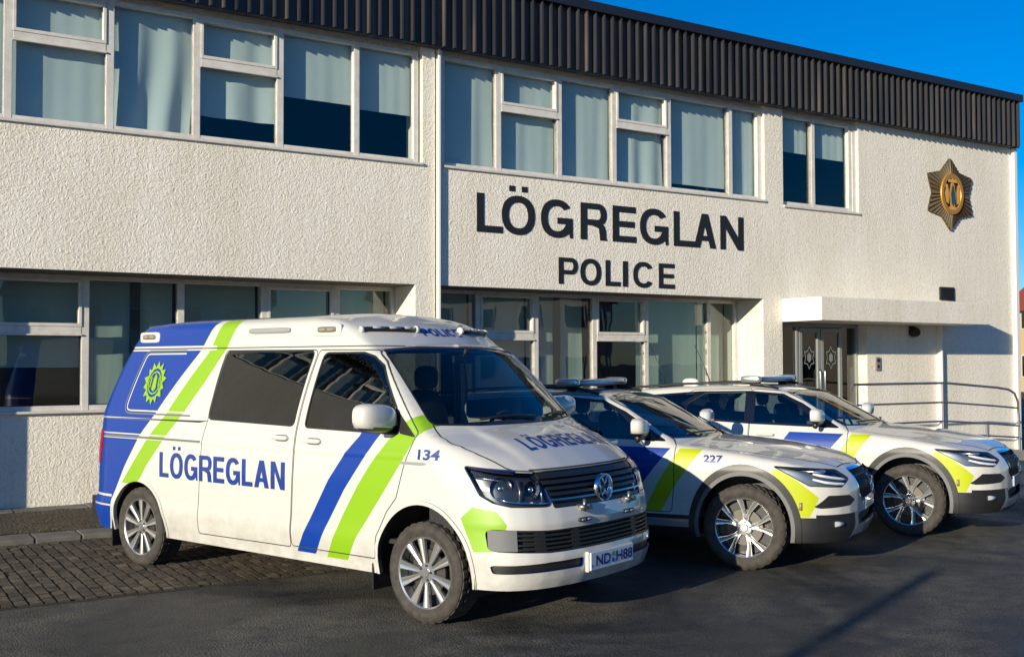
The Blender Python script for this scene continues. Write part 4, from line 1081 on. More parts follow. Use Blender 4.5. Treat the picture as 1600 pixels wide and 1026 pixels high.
    S.cut(inset(wsc, -.012), (0,1,0), (0,0,1), fw_, mi=IK, sides=(0,), hole=wsc)
    # headlights, grille, intakes
    lamp = rpoly([(-.395,1.085),(-.30,1.075),(.09,1.040),(.19,.825),(-.10,.835),(-.22,.86),(-.30,.905)], [.01,.02,.02,.03,.04,.03,.03])
    S.cut(lamp, *DIAG, fd, part='headlight')
    S.cut(inset(lamp, -.007), *DIAG, fd, mi=IG, hole=lamp)
    gr = rpoly([(-.592,1.048),(-.535,.808),(.535,.808),(.592,1.048)], .02)
    ff = lambda c, n: c.x > .5 and n.x > .2
    S.cut(gr, (0,1,0), (0,0,1), ff, part='grille', sides=(0,))
    S.cut([(-.60,1.050),(-.60,1.060),(.60,1.060),(.60,1.050)], (0,1,0), (0,0,1), ff, mi=IG, sides=(0,), only=('body',))
    it = rpoly([(-.905,.69),(-.60,.672),(.60,.672),(.905,.69),(.90,.545),(.60,.525),(-.60,.525),(-.90,.545)], [.03,.1,.1,.03,.03,.1,.1,.03])
    fi = lambda c, n: c.x > .4 and n.x > .08
    S.cut(it, (0,1,0), (0,0,1), fi, part='lower_intake', sides=(0,))
    sl_ = rpoly([(.31,.468),(.60,.466),(.90,.455),(.89,.400),(.60,.405),(.31,.405)], [.02,.05,.015,.015,.05,.02])
    S.cut(sl_, (0,1,0), (0,0,1), fi, part='bumper_slot')
    # hood shut line
    ft = lambda c, n: c.z > .95 and n.z > .1
    hp = [(.10,.0),(.10,.62),(.045,.80),(.07,.845),(.20,.84),(.38,.80),(.56,.735),(.70,.635),(.745,.55),(.775,.0)]
    hp2 = inset(hp, .008)
    S.cut(hp, (1,0,0), (0,1,0), ft, part='hood', only=('body',))
    S.cut([(-.05,.806),(.07,.848),(.20,.848),(.38,.808),(.565,.742),(.71,.64),(.70,.632),(.56,.732),(.38,.797),(.20,.838),(.085,.838),(-.04,.796)], (1,0,0), (0,1,0), ft, mi=IG)
    # rear lamp, rear bumper line
    S.cut(rpoly([(-4.4,.86),(-4.02,.88),(-3.99,1.0),(-3.965,1.17),(-4.4,1.175)], .01), *SIDE, lambda c, n: c.x < -3.6, part='tail_light')
    # small trim
    S.cut(rpoly([(-.20,1.075),(-.19,1.095),(.03,1.098),(.06,1.085),(.0,1.075)], .006), *SIDE, f_side, mi=ICH)
    B = []
    body = S.extract('body', 'body', VM, root, 0, .012)
    lip1 = S.extract('wheel_arch_lip', 'wheel_arch_lip_f', VM, root, .007, .035, side=-1)
    for pn in ('wheel_arch_lip_f', 'wheel_arch_lip_r'):
        for sd in ((1,) if pn.endswith('f') else (-1, 1)): S.extract('wheel_arch_lip', pn, VM, root, .007, .035, side=sd)
    S.extract('hood', 'hood', VM, root, .0, .012)
    inner = {}
    for sd in (-1, 1):
        d = S.extract('front_door', 'door', VM, root, .0, .015, side=sd)
        e = S.extract('sliding_door', 'sliding_door', VM, root, .0, .015, side=sd)
        S.extract('window', 'door_window', [sglass], d, -.004, side=sd, fmat=0)
        S.extract('window', 'sliding_window', [tglass], e, -.004, side=sd, fmat=0)
        S.extract('rear_side_window', 'rear_side_window', VM, root, -.003, .004, side=sd)
        for nm, q, xx, zz in (('door_handle', d, -1.11, 1.195), ('door_handle', e, -1.48, 1.205)):
            bm = bmesh.new(); blob(bm, (xx, sd*.958, zz), (.095, .022, .018), 4, 20, 10); link(nm, bm, white, q, smooth=60)
            bm = bmesh.new(); blob(bm, (xx+.01, sd*.950, zz-.002), (.075, .012, .026), 4, 16, 8); link('handle_recess', bm, greyp, q, smooth=60)
        h = S.extract('headlight', 'headlight', [mat('lamp_housing_dark', (.045,.048,.055), .25, metal=.5)], root, -.055, side=sd, fmat=0)
        S.extract('lamp_cover', 'headlight', [lglass], h, -.001, side=sd, fmat=0)
        for (lx, ly, lz, r) in ((.570,.80,.945,.072),(.715,.655,.935,.058)):
            bm = bmesh.new()
            prof = [(0,-.06),(r*.5,-.052),(r*.9,-.025),(r*1.05,.005)]
            rings = []
            a0 = math.radians(38 if ly > .7 else 22)*sd
            ax = Vector((math.cos(a0), math.sin(a0), 0)); uu = Vector((-math.sin(a0), math.cos(a0), 0)); vv = Vector((0,0,1))
            c0 = Vector((lx, sd*ly, lz))
            for rr, t in prof: rings.append([bm.verts.new(c0+ax*t+(uu*math.cos(2*PI*k/24)+vv*math.sin(2*PI*k/24))*rr) for k in range(24)] if rr else [bm.verts.new(c0+ax*t)])
            for a, b in zip(rings, rings[1:]):
                for k in range(24):
                    f = bm.faces.new((a[0], b[k], b[(k+1)%24])) if len(a) == 1 else bm.faces.new((a[k], a[(k+1)%24], b[(k+1)%24], b[k])); f.smooth = True
            link('reflector', bm, mat('reflector', (.55,.57,.60), .22, metal=1), h); bm = bmesh.new(); blob(bm, c0-ax*.02, (r*.36,)*3, 2, 14, 10); link('bulb_lens', bm, chrome, h)
        bm = bmesh.new()
        P, N = S.place('front', [sd*t for t in (.56,.63,.70,.76,.81,.86)], [.845,.848,.852,.857,.865,.885], -.02)
        tube(bm, P.tolist(), .009, 8); link('light_strip', bm, chrome, h)
        for ys_, zs_ in (((.755,.735,.72), (.87,.94,1.01)), ((.60,.585,.575), (.85,.92,1.0)), ((.90,.87,.84,.80), (1.02,1.015,1.01,1.005))):
            bm = bmesh.new(); P, N = S.place('front', [sd*t for t in ys_], zs_, -.028); tube(bm, P.tolist(), .007, 8); link('lamp_divider', bm, mat('satin_trim', (.30,.32,.35), .3, metal=.9), h)
        S.extract('tail_light', 'tail_light', [redl], root, .008, .02, side=sd, fmat=0)
        m_ = mirror(root, -.33, sd*1.085, 1.395, sd, white, .175, .10, .11)
    S.extract('windscreen', 'windscreen', [cglass], root, -.004, fmat=0)
    # grille: backing set back, slats proud of it
    G = S.extract('grille', 'grille', [mat('grille_void', (.006,.006,.006), .7)], root, -.04, fmat=0)
    def strip(name, ylist, zfun, hh, off, m, parent, th=.018):
        bm = bmesh.new(); 
        ya = np.array(ylist); 
        for sg in (-1, 1): pass
        P1, N1 = S.place('front', ya, [zfun(v)+hh for v in ya], off); P2, N2 = S.place('front', ya, [zfun(v)-hh for v in ya], off)
        rows = []
        for p, q, n in zip(P1, P2, N1):
            n = Vector(n); p = Vector(p); q = Vector(q)
            rows.append([bm.verts.new(p-n*th), bm.verts.new(p), bm.verts.new(q), bm.verts.new(q-n*th)])
        for a, b in zip(rows, rows[1:]):
            for k in range(4): bm.faces.new((a[k], a[(k+1)%4], b[(k+1)%4], b[k]))
        bm.faces.new(rows[0]); bm.faces.new(rows[-1][::-1]); fix(bm)
        return link(name, bm, m, parent, smooth=35)
    yy = np.linspace(-.575, .575, 25)
    for z0, hh, m in ((1.022,.018,blackp),(.978,.012,blackp),(.938,.010,blackp),(.900,.010,blackp),(.823,.014,blackp)):
        k = (.575-(1.05-z0)*.22)/.575
        strip('grille_bar', yy*k, lambda v: z0, hh, -.006, m, G)
    strip('grille_chrome_strip', yy*.95, lambda v: .862, .0055, .004, mat('satin_chrome', (.42,.43,.44), .28, metal=1), G)
    I = S.extract('lower_intake', 'lower_intake', [mat('grille_void', (.006,.006,.006), .7)], root, -.045, fmat=0)
    for z0 in (.666,.640,.612,.584,.556,.532): strip('intake_bar', np.linspace(-.86,.86,37), lambda v: z0+(.012*max(0,abs(v)-.6)/.3 if z0 > .6 else 0), .0065, -.004, blackp, I)
    for y0 in (-.66,-.36,.36,.66):
        strip('intake_bar', np.linspace(y0-.035, y0+.035, 4), lambda v: .598, .064, -.008, blackp, I, .03)
    for sg in (-1,1): strip('intake_end_cap', np.linspace(.80*sg, .90*sg, 5), lambda v: .615, .068, -.002, greyp, I, .02)
    S.extract('bumper_slot', 'bumper_slot', [blackp], root, -.02, fmat=0, side=-1); S.extract('bumper_slot', 'bumper_slot', [blackp], root, -.02, fmat=0, side=1)
    # badge: round chrome emblem with a V over a W
    bm = bmesh.new(); bx_ = float(S.place('front', [0], [.90], 0)[0][0][0])
    def disk(bm, r0, r1, x0, x1, mi, n=40):
        rr = [(r0,x0),(r0,x1),(r1,x1),(r1,x0)]
        rings = [[bm.verts.new((x, r*math.cos(2*PI*k/n), .90+r*math.sin(2*PI*k/n))) for k in range(n)] for r, x in rr]
        for a, b in zip(rings, rings[1:]):
            for k in range(n):
                f = bm.faces.new((a[k], a[(k+1)%n], b[(k+1)%n], b[k])); f.material_index = mi; f.smooth = True
    disk(bm, .084, .099, bx_-.005, bx_+.022, 0)
    disk(bm, .001, .086, bx_-.005, bx_+.008, 1)
    def seg(p, q, w_=.0075):
        p = Vector((bx_+.016, p[0], .90+p[1])); q = Vector((bx_+.016, q[0], .90+q[1])); tube(bm, [p, q], w_, 8, 0)
    for sg in (-1,1):
        seg((sg*.030,.078), (0,.012)); seg((sg*.066,.056), (sg*.030,-.066)); seg((sg*.030,-.066), (0,-.002))
    fix(bm); link('badge', bm, [chrome, mat('badge_blue', (.01,.03,.08), .2, coat=1)], root)
    # number plate
    bm = bmesh.new(); px = .925; box(bm, px, px+.012, -.285, .245, .372, .492, 0, .004); pl = link('number_plate', bm, [mat('plate_white', (.78,.79,.80), .35, coat=.5)], root)
    bm = bmesh.new(); box(bm, px-.03, px+.002, -.30, .26, .360, .50, 0, .01); link('plate_surround', bm, white, pl)
    def flat(bm2, name, x, m, parent, yoff=0, zoff=0):
        for v in bm2.verts: v.co = Vector((x, v.co.x+yoff, v.co.y+zoff))
        fix(bm2); return link(name, bm2, m, parent)
    navy = mat('navy_lettering', (.008,.03,.20), .4)
    for t, a, b in (('IS', -.278, -.255), ('ND', -.225, -.045), ('H88', .025, .235)):
        tb = text_mesh(t, .03); fit2d(tb, a, b, .395 if t != 'IS' else .39, .468 if t != 'IS' else .41); flat(tb, 'plate_text', px+.0135, navy, pl)
    flat(poly_bm([star_poly(-.010, .452, .020, .022, 6, .8)]), 'plate_sticker', px+.0135, mat('green_sticker', (.1,.45,.05), .4), pl)
    flat(poly_bm([star_poly(-.010, .410, .018, .020, 6, .8)]), 'plate_sticker', px+.0135, mat('blue_sticker', (.02,.1,.5), .4), pl)
    # lettering on the body
    S.decal('lettering', word_mesh('L\u00d6GREGLAN', -3.06, -1.415, .808, .212, .23, .175, .11), letb, root, 'side', .002, -1)
    S.decal('lettering', (lambda b: (fit2d(b, -.03, .15, 1.115, 1.185), b)[1])(text_mesh('134', .03)), letb, root, 'side', .002, -1)
    tb = word_mesh('POLICE', -.21, .235, 1.982, .060, .34, .20, .16); S.decal('lettering', tb, letb, root, 'roof', .003)
    # bonnet word: readable from the front; text up = towards the windscreen
    tb = word_mesh('L\u00d6GREGLAN', -.42, .58, 0, .16, .175, .17, .14)
    for v in tb.verts: v.co = Vector((.55 - v.co.y - .05*abs(v.co.x)**1.5, v.co.x, 0))
    S.decal('lettering', tb, letb, root, 'top', .002)
    # star emblem on the rear quarter window
    em = [[(x*(1.0+.09*((k//2)%2)) + .0*y, y) for k, (x, y) in enumerate(star_poly(0, 0, .155, .19, 14, .74))]]; em = [[(-3.27+x, 1.605+y) for x, y in em[0]]]; em2 = star_poly(-3.27, 1.605, .100, .128, 14, .96)
    bm = poly_bm(ring_faces(em[0], em2)); S.decal('emblem', bm, lime, root, 'side', .003, -1)
    o_, i_ = star_poly(-3.27,1.605,.093,.103,12,.97), star_poly(-3.27,1.605,.080,.090,12,.97)
    bm = poly_bm(ring_faces(o_, i_) + [[(-3.30,1.55),(-3.262,1.53),(-3.235,1.56),(-3.245,1.66),(-3.272,1.685),(-3.292,1.64)], [(-3.335,1.57),(-3.32,1.56),(-3.312,1.65),(-3.33,1.66)], [(-3.212,1.56),(-3.20,1.58),(-3.205,1.66),(-3.22,1.65)]])
    S.decal('emblem_figure', bm, lime, root, 'side', .003, -1)
    # lights on the raised roof
    for sd in (-1, 1):
        bm = bmesh.new(); P, N = S.place('roof', [sd*t for t in (.27,.40,.55,.68,.715)], [2.02,2.02,2.02,2.018,2.015], .012)
        rows = []
        tube(bm, P.tolist(), [.021,.021,.021,.021,.014], 10)
        lb = link('light_bar', bm, blackp, root)
        bm = bmesh.new(); P2, N2 = S.place('roof', [sd*.245, sd*.27], [2.02]*2, .016); 
        tube(bm, P2.tolist(), .028, 14); P2, _ = S.place('roof', [sd*.70, sd*.725], [2.017]*2, .012); tube(bm, P2.tolist(), .026, 12); link('bar_end_cap', bm, white, lb)
        bm = bmesh.new()
        for a in (.33,.46,.59):
            P3, N3 = S.place('roof', [sd*(a-.045), sd*(a+.045)], [2.02]*2, .026); tube(bm, P3.tolist(), .012, 8)
        link('light_lens', bm, mat('clear_lens', (.35,.37,.42), .1, coat=1), lb)
        for nm, x0, x1, zz, m in (('roof_lamp', -2.08, -1.56, 2.035, mat('grey_lens', (.28,.28,.27), .3, coat=1)), ('roof_lamp', -1.24, -1.03, 2.03, greyp), ('roof_lamp', -3.58, -3.38, 2.01, greyp)):
            ya = float(S.place('side', [(x0+x1)/2], [zz], 0, sd)[0][0][1])
            bm = bmesh.new(); blob(bm, ((x0+x1)/2, ya, zz), ((x1-x0)/2, .022, .022), 5, 24, 10); L_ = link(nm, bm, m, root, smooth=60)
            if x1-x0 < .3:
                bm = bmesh.new(); blob(bm, ((x0+x1)/2, ya-sd*.004, zz-.004), ((x1-x0)/2+.05, .015, .048), 6, 24, 10); link('lamp_housing', bm, white, L_, smooth=60)
                bm = bmesh.new()
                for q in (-.045,.045): blob(bm, ((x0+x1)/2+q, ya+sd*.012, zz), (.036,.016,.014), 5, 12, 8)
                link('lamp_lens', bm, mat('amber_lens', (.30,.22,.12), .2, coat=1), L_, smooth=60)
    # bumper strobes and tow brackets
    for sg in (-1, 1):
        for nm, y0, z0, ry, rz2, m in (('strobe_light', sg*.27, .715, .075, .014, blackp),):
            X = float(S.place('front', [y0], [z0], 0)[0][0][0])
            bm = bmesh.new(); blob(bm, (X, y0, z0), (.012, ry, rz2), 5, 20, 10); o = link(nm, bm, m, root, smooth=60)
            bm = bmesh.new()
            for q in (-.035,.035): blob(bm, (X+.008, y0+q, z0), (.008, .026, .007), 4, 10, 8)
            link('light_lens', bm, mat('clear_lens', (.35,.37,.42), .1, coat=1), o, smooth=60)
        X = float(S.place('front', [sg*.28], [.80], 0)[0][0][0])
        bm = bmesh.new(); 
        tube(bm, [(X-.02,sg*.28-.03,.80),(X+.05,sg*.28-.03,.80)], .018, 10); tube(bm, [(X-.02,sg*.28+.03,.80),(X+.05,sg*.28+.03,.80)], .018, 10)
        tube(bm, [(X+.03,sg*.28-.07,.79),(X+.03,sg*.28+.07,.79)], .012, 8); tube(bm, [(X+.02,sg*.28,.77),(X+.02,sg*.28,.85)], .012, 8)
        link('lamp_bracket', bm, mat('bracket_steel', (.25,.26,.27), .4, metal=.8), root)
    # underside, liners, mud flaps, cabin
    bm = bmesh.new(); box(bm, -4.15, .45, -.72, .72, .27, .33); box(bm, -4.30, -3.9, -.85, .85, .33, .55); link('underbody', bm, blackp, root)
    for sd in (-1, 1):
        arch_liner(root, 0, .93, .55, .455, .345, sd); arch_liner(root, -3.39, .93, .55, .41, .345, sd)
        
        bm = bmesh.new(); box(bm, -.50, -.485, sd*.70, sd*.93, .17, .36); link('mud_flap', bm, blackp, root)
        bm = bmesh.new(); box(bm, -3.82, -3.805, sd*.66, sd*.94, .14, .40); link('mud_flap', bm, blackp, root)
    bm = bmesh.new(); box(bm, -3.9, .15, -.86, .86, .50, .53); box(bm, -.02, .20, -.85, .85, .53, 1.05); link('cabin_floor', bm, dark, root)
    lin = S.extract('cabin_lining', 'body', [dark], root, -.03, fmat=0)
    bm = bmesh.new()
    def fdash(v): v.z += -.05*((v.x+.1)/.3); return v
    blob(bm, (-.10, 0, 1.14), (.30, .80, .15), 5, 30, 12, 0, fdash); box(bm, -.30, -.15, -.16, .16, .75, 1.15, 0, .02); link('dashboard', bm, mat('dashboard', (.02,.021,.024), .6, bump=(200,.2,.001)), root, smooth=50)
    bm = bmesh.new(); n = 28
    pts = [(-.42+.10*math.cos(2*PI*k/n)*.5, .42+.185*math.sin(2*PI*k/n), 1.22+.185*math.cos(2*PI*k/n)*.87) for k in range(n+1)]
    tube(bm, pts, .016, 8, 0, False)
    for a in (0, 2.1, 4.2): tube(bm, [(-.42, .42, 1.22), (-.42+.05*math.cos(a), .42+.18*math.sin(a), 1.22+.16*math.cos(a))], .014, 6)
    tube(bm, [(-.42,.42,1.22),(-.15,.42,1.08)], .03, 8); link('steering_wheel', bm, dark, root, smooth=True)
    for x, y in ((-.95,-.45),(-.95,.45),(-1.9,-.5),(-1.9,0),(-1.9,.5),(-2.8,-.5),(-2.8,.5)): seat(root, x, y, .85, .5)
    bm = bmesh.new()
    for q in (-.42, .30):
        P, N = S.place('roof', [q+t*.62 for t in (0,.25,.5,.75,1)], [1.36,1.372,1.377,1.372,1.365], .012); tube(bm, P.tolist(), .009, 8)
    link('wiper', bm, blackp, root)
    bm = bmesh.new(); box(bm, -.46,-.44, -.12,.12, 1.77,1.83, 0, .01); tube(bm, [(-.42,0,1.88),(-.45,0,1.81)], .012, 8); link('rear_view_mirror', bm, dark, root)
    for x, sp in ((0, .2), (-3.40, .9)):
        make_wheel(root, x, -.93, -1, .345, .243, .235, 'ten', sp); make_wheel(root, x, .93, 1, .345, .243, .235, 'ten', sp)
    S.bm.free()
    return root

def left_dir(a): return Vector((-math.sin(a), math.cos(a), 0))
VAN_A = -.6704827
van = build_van(Vector((-.60542, 7.40612, 0)) + left_dir(VAN_A)*.93, VAN_A)

# ------------------------------------------------------------------ estate patrol cars
cW = smooth_table([(.2,.88),(.30,.925),(.40,.938),(.5,.930),(.7,.938),(.85,.935),(.93,.918),(.99,.895),(1.05,.865),(1.09,.845),(1.25,.785),(1.40,.715),(1.47,.66),(1.6,.45)], .2, 1.6, .03)
cF = smooth_table([(.2,.83),(.28,.88),(.36,.905),(.45,.905),(.60,.905),(.72,.900),(.80,.885),(.86,.850),(.91,.78),(.96,.62),(1.1,.2),(1.6,-.8)], .2, 1.6, .02)
cCf = smooth_table([(0,0),(.3,.012),(.45,.033),(.6,.075),(.72,.14),(.80,.21),(.87,.32),(.91,.45),(.94,.62),(1.2,1.8)], -.2, 1.2, .05)
cT = smooth_table([(-4.6,.6),(-4.15,1.0),(-3.85,1.28),(-3.62,1.385),(-3.2,1.45),(-2.6,1.50),(-2.1,1.52),(-1.65,1.515),(-1.35,1.485),(-1.13,1.435),(-.46,1.085),(-.40,1.074),(-.1,1.052),(.2,1.022),(.5,.975),(.66,.935),(.77,.882),(.86,.81),(.95,.70),(1.2,.4)], -4.6, 1.2, .05)
cR = smooth_table([(.2,-3.95),(.35,-4.05),(.6,-4.08),(.9,-4.03),(1.05,-3.98),(1.45,-3.66),(1.6,-3.5)], .2, 1.6, .03)
cCr = smooth_table([(0,0),(.5,.03),(.7,.10),(.8,.18),(.87,.28),(.93,.45),(1.2,1.6)], -.2, 1.2, .04)
def car_sdf(x, y, z):
    ay = np.abs(y)
    W = cW(z) + .014*np.exp(-((x)/.42)**2)*np.exp(-((z-.86)/.16)**2) + .012*np.exp(-((x+2.94)/.45)**2)*np.exp(-((z-.86)/.16)**2)
    W = W - .012*np.exp(-((z-.56)/.09)**2)*np.exp(-((x+1.5)/.8)**4) - .05*np.clip((-2.6-x)/1.4, 0, 1)*np.clip((z-1.0)/.4, 0, 1)
    d_side = ay - W; d_front = (x - (cF(z) - cCf(ay)))*.94; d_rear = cR(z) + cCr(ay) - x
    c = .14*(ay/.75)**2.2
    T = cT(x+c) - .03*(ay/.8)**2.4 + .008*np.clip((x+.5)/.2, 0, 1)/(1+np.exp((ay-.50+.12*x)/.022)) - .004*np.clip((x+.5)/.2, 0, 1)
    sl = (cT(x+c+.02)-cT(x+c-.02))/.04
    d_top = (z - T)/np.sqrt(1+sl*sl)
    d = smax(d_side, d_front, .06); d = smax(d, d_rear, .08)
    return smax(d, d_top, .05)

def build_car(label, loc, rz, group):
    root = thing('police_car', label, 'police car', loc, rz, group)
    xs = np.concatenate([lines(-4.4, -.9, .10), lines(-.9, 1.15, .05, (-.0,))[1:]]); xs = np.array(sorted(set([round(float(x),5) for x in xs]+[round(float(x)+.025,5) for x in xs if x > -.2 and x < 1.1])))
    ys = lines(-1.15, 0, .045); zs = lines(.26, 1.75, .035)
    S = Shell(car_sdf, ((-3.4,-.40,.26),(.0,.0,.80)), None, xs, ys, zs)
    fs = lambda c, n: n.y > .12
    S.cut([(-1.24,1.02),(-.66,1.015),(-.80,.84),(-.93,.67),(-1.07,.455),(-1.66,.455),(-1.45,.72)], *SIDE, fs, mi=IB)
    S.cut([(-.575,1.015),(-.37,1.015),(-.50,.84),(-.62,.67),(-.74,.455),(-.90,.455),(-.76,.72)], *SIDE, fs, mi=IY)
    fd = lambda c, n: c.x > .1 and (n.x+n.y) > .3
    S.cut([(-.50,.86),(-.43,.875),(-.16,.635),(-.235,.475),(-.335,.475),(-.385,.62)], *DIAG, fd, mi=IY)
    # lower body cladding
    S.cut([(-4.6,.255),(1.2,.255),(1.2,.40),(.45,.41),(-.47,.44),(-2.47,.44),(-3.4,.44),(-4.6,.46)], *SIDE, lambda c, n: True, mi=IK)
    S.cut([(-2.47,.335),(-.47,.335),(-.47,.405),(-2.47,.405)], *SIDE, fs, mi=IS)
    S.cut([(.45,.47),(1.2,.47),(1.2,.255),(.35,.255)], *SIDE, lambda c, n: c.y > .36, mi=IK)
    for cx in (0, -2.94):
        arc = lambda rx, rz_: [(cx+rx*math.cos(a), .36+rz_*math.sin(a)) for a in np.linspace(-.5, PI+.5, 40)]
        S.cut(arc(.482,.543), *SIDE, lambda c, n: c.y > .5 and n.y > .2, part='wheel_arch_cladding_%d' % (cx < 0), mi=IK)
        S.cut(arc(.430,.484), *SIDE, lambda c, n: c.y > .5 and n.y > .2, part='arch_inner_%d' % (cx < 0), mi=IGR)
        S.cut(arc(.398,.445), *SIDE, lambda c, n: c.y > .5 and n.y > .15, delete=True)
    g = .007
    d1 = rpoly([(-1.66,.46),(-.64,.46),(-.615,.70),(-.615,1.04),(-.66,1.085),(-1.12,1.35),(-1.36,1.455),(-1.72,1.475),(-1.70,1.08)], [.04,.04,.05,.02,.02,.05,.05,.03,.03])
    d2 = rpoly([(-2.42,.46),(-1.67,.46),(-1.71,1.08),(-1.73,1.475),(-2.42,1.455),(-2.70,1.30),(-2.72,1.05),(-2.60,.86),(-2.48,.66)], [.04,.04,.03,.03,.05,.05,.05,.05,.05])
    for nm, pl in (('door', d1), ('rear_door', d2)):
        S.cut(pl, *SIDE, f_side, part=nm); S.cut(inset(pl, -g*.5), *SIDE, f_side, mi=IG, hole=inset(pl, g*.5))
    band = rpoly([(-.70,1.070),(-1.13,1.325),(-1.36,1.425),(-1.75,1.452),(-2.35,1.440),(-3.05,1.385),(-3.42,1.30),(-3.36,1.22),(-2.75,1.135),(-1.70,1.090)], [.01,.08,.06,.1,.1,.1,.02,.03,.1,.1])
    S.cut(band, *SIDE, f_side, mi=IGL)
    w1 = rpoly([(-.93,1.105),(-1.19,1.315),(-1.38,1.408),(-1.675,1.43),(-1.655,1.115)], [.01,.08,.05,.02,.02])
    w2 = rpoly([(-1.79,1.435),(-2.27,1.424),(-2.47,1.30),(-2.50,1.152),(-1.77,1.12)], [.02,.03,.05,.02,.02])
    w3 = rpoly([(-2.37,1.418),(-3.03,1.362),(-3.33,1.29),(-3.30,1.25),(-2.62,1.17),(-2.55,1.30)], [.02,.1,.01,.03,.02,.05])
    for nm, pl in (('win1', w1), ('win2', w2), ('win3', w3)): S.cut(pl, *SIDE, f_side, part=nm)
    wsc = rpoly([(-.775,1.108),(-.4,1.103),(.4,1.103),(.775,1.108),(.62,1.435),(.35,1.462),(-.35,1.462),(-.62,1.435)], [.03,.05,.05,.03,.05,.1,.1,.05])
    fw_ = lambda c, n: -1.6 < c.x < -.2 and n.x > .1
    S.cut(wsc, (0,1,0), (0,0,1), fw_, part='windscreen', sides=(0,)); S.cut(inset(wsc, -.016), (0,1,0), (0,0,1), fw_, mi=IGL, sides=(0,), hole=wsc)
    lamp = rpoly([(-.470,.893),(-.25,.882),(.10,.852),(.205,.780),(.07,.722),(-.235,.738),(-.33,.80)], [.005,.05,.06,.01,.04,.04,.03])
    S.cut(lamp, *DIAG, fd, part='headlight'); S.cut(inset(lamp, -.006), *DIAG, fd, mi=IG, hole=lamp)
    ff = lambda c, n: c.x > .4 and n.x > .12
    gr = rpoly([(-.40,.842),(-.385,.64),(-.29,.565),(.29,.565),(.385,.64),(.40,.842)], [.03,.04,.05,.05,.04,.03])
    S.cut(gr, (0,1,0), (0,0,1), ff, part='grille', sides=(0,)); S.cut(inset(gr, -.018), (0,1,0), (0,0,1), ff, mi=ICH, sides=(0,), hole=gr)
    S.cut(rpoly([(.50,.600),(.60,.650),(.80,.655),(.87,.56),(.84,.548),(.60,.560)], .012), (0,1,0), (0,0,1), ff, mi=IK)
    S.cut([(.36,.540),(.86,.540),(.85,.495),(.40,.495)], (0,1,0), (0,0,1), ff, mi=IW)
    S.cut([(.44,.495),(.86,.495),(.86,.255),(.50,.255)], (0,1,0), (0,0,1), ff, mi=IK)
    it = rpoly([(-.42,.485),(-.36,.395),(.36,.395),(.42,.485)], .02)
    S.cut(it, (0,1,0), (0,0,1), ff, part='lower_intake', sides=(0,))
    S.cut([(-.44,.385),(-.50,.30),(.50,.30),(.44,.385)], (0,1,0), (0,0,1), ff, mi=IS, sides=(0,))
    S.cut([(.455,.492),(.43,.385),(.50,.30),(.57,.27),(.50,.40),(.515,.492)], (0,1,0), (0,0,1), ff, mi=IS)
    hp = [(-.42,.0),(-.44,.45),(-.50,.68),(-.46,.76),(-.2,.80),(.2,.76),(.5,.66),(.70,.50),(.79,.0)]
    ft = lambda c, n: c.z > .80 and n.z > .12
    S.cut(hp, (1,0,0), (0,1,0), ft, part='hood', only=('body',))
    S.cut([(-.50,.767),(-.2,.807),(.2,.767),(.505,.667),(.71,.505),(.80,.0),(.792,.0),(.70,.498),(.498,.653),(.2,.753),(-.2,.793),(-.48,.755)], (1,0,0), (0,1,0), ft, mi=IG)
    S.cut([(-4.4,.80),(-3.72,.86),(-3.74,1.0),(-3.9,1.02),(-3.92,1.25),(-4.4,1.2)], *SIDE, lambda c, n: c.x < -3.4, part='tail_light')
    S.extract('body', 'body', VM, root, 0, .012); S.extract('hood', 'hood', VM, root, 0, .01)
    for sd in (-1, 1):
        for k in (0, 1):
            a = S.extract('wheel_arch_cladding', 'wheel_arch_cladding_%d' % k, VM, root, .012, .03, side=sd); S.extract('arch_lip', 'arch_inner_%d' % k, VM, a, .006, .03, side=sd)
        d = S.extract('front_door', 'door', VM, root, 0, .015, side=sd); e = S.extract('rear_door', 'rear_door', VM, root, 0, .015, side=sd)
        S.extract('window', 'win1', [sglass], d, -.002, side=sd, fmat=0); S.extract('window', 'win2', [sglass], e, -.002, side=sd, fmat=0); S.extract('quarter_window', 'win3', [tglass], root, -.002, side=sd, fmat=0)
        for q, xx in ((d, -1.50), (e, -2.40)):
            bm = bmesh.new(); blob(bm, (xx, sd*.925, .985), (.10, .022, .015), 4, 20, 10); link('door_handle', bm, white, q, smooth=60)
        h = S.extract('headlight', 'headlight', [mat('lamp_bezel', (.30,.31,.33), .3, metal=.8)], root, -.045, side=sd, fmat=0); S.extract('lamp_cover', 'headlight', [lglass], h, -.001, side=sd, fmat=0)
        for lx, ly, lz, r in ((.56,.76,.79,.034),(.66,.64,.775,.030)):
            bm = bmesh.new(); blob(bm, (lx, sd*ly, lz), (r, r, r), 2, 16, 12); link('reflector', bm, chrome, h)
        bm = bmesh.new(); blob(bm, (.53,sd*.76,.85),(.13,.05,.012), 4, 16, 8); link('lamp_trim', bm, chrome, h, smooth=60)
        for yy_, zz_ in (((.53,.60,.67,.74,.80,.84), (.775,.785,.797,.81,.825,.84)), ((.55,.64,.72,.80,.86), (.742,.745,.752,.765,.79))):
            bm = bmesh.new(); P, N = S.place('front', [sd*t for t in yy_], zz_, -.012); tube(bm, P.tolist(), [.008]+[.013]*(len(yy_)-2)+[.008], 8); link('light_strip', bm, mat('drl_white', (.8,.82,.85), .15, coat=1), h)
        S.extract('tail_light', 'tail_light', [redl], root, .004, .02, side=sd, fmat=0)
        mirror(root, -.90, sd*1.055, 1.20, sd, white, .130, .078, .085, below=True)
        bm = bmesh.new(); P, N = S.place('front', [sd*.70, sd*.76], [.415,.415], .006); tube(bm, P.tolist(), .022, 12); link('fog_light', bm, mat('clear_lens', (.35,.37,.42), .1, coat=1), root)
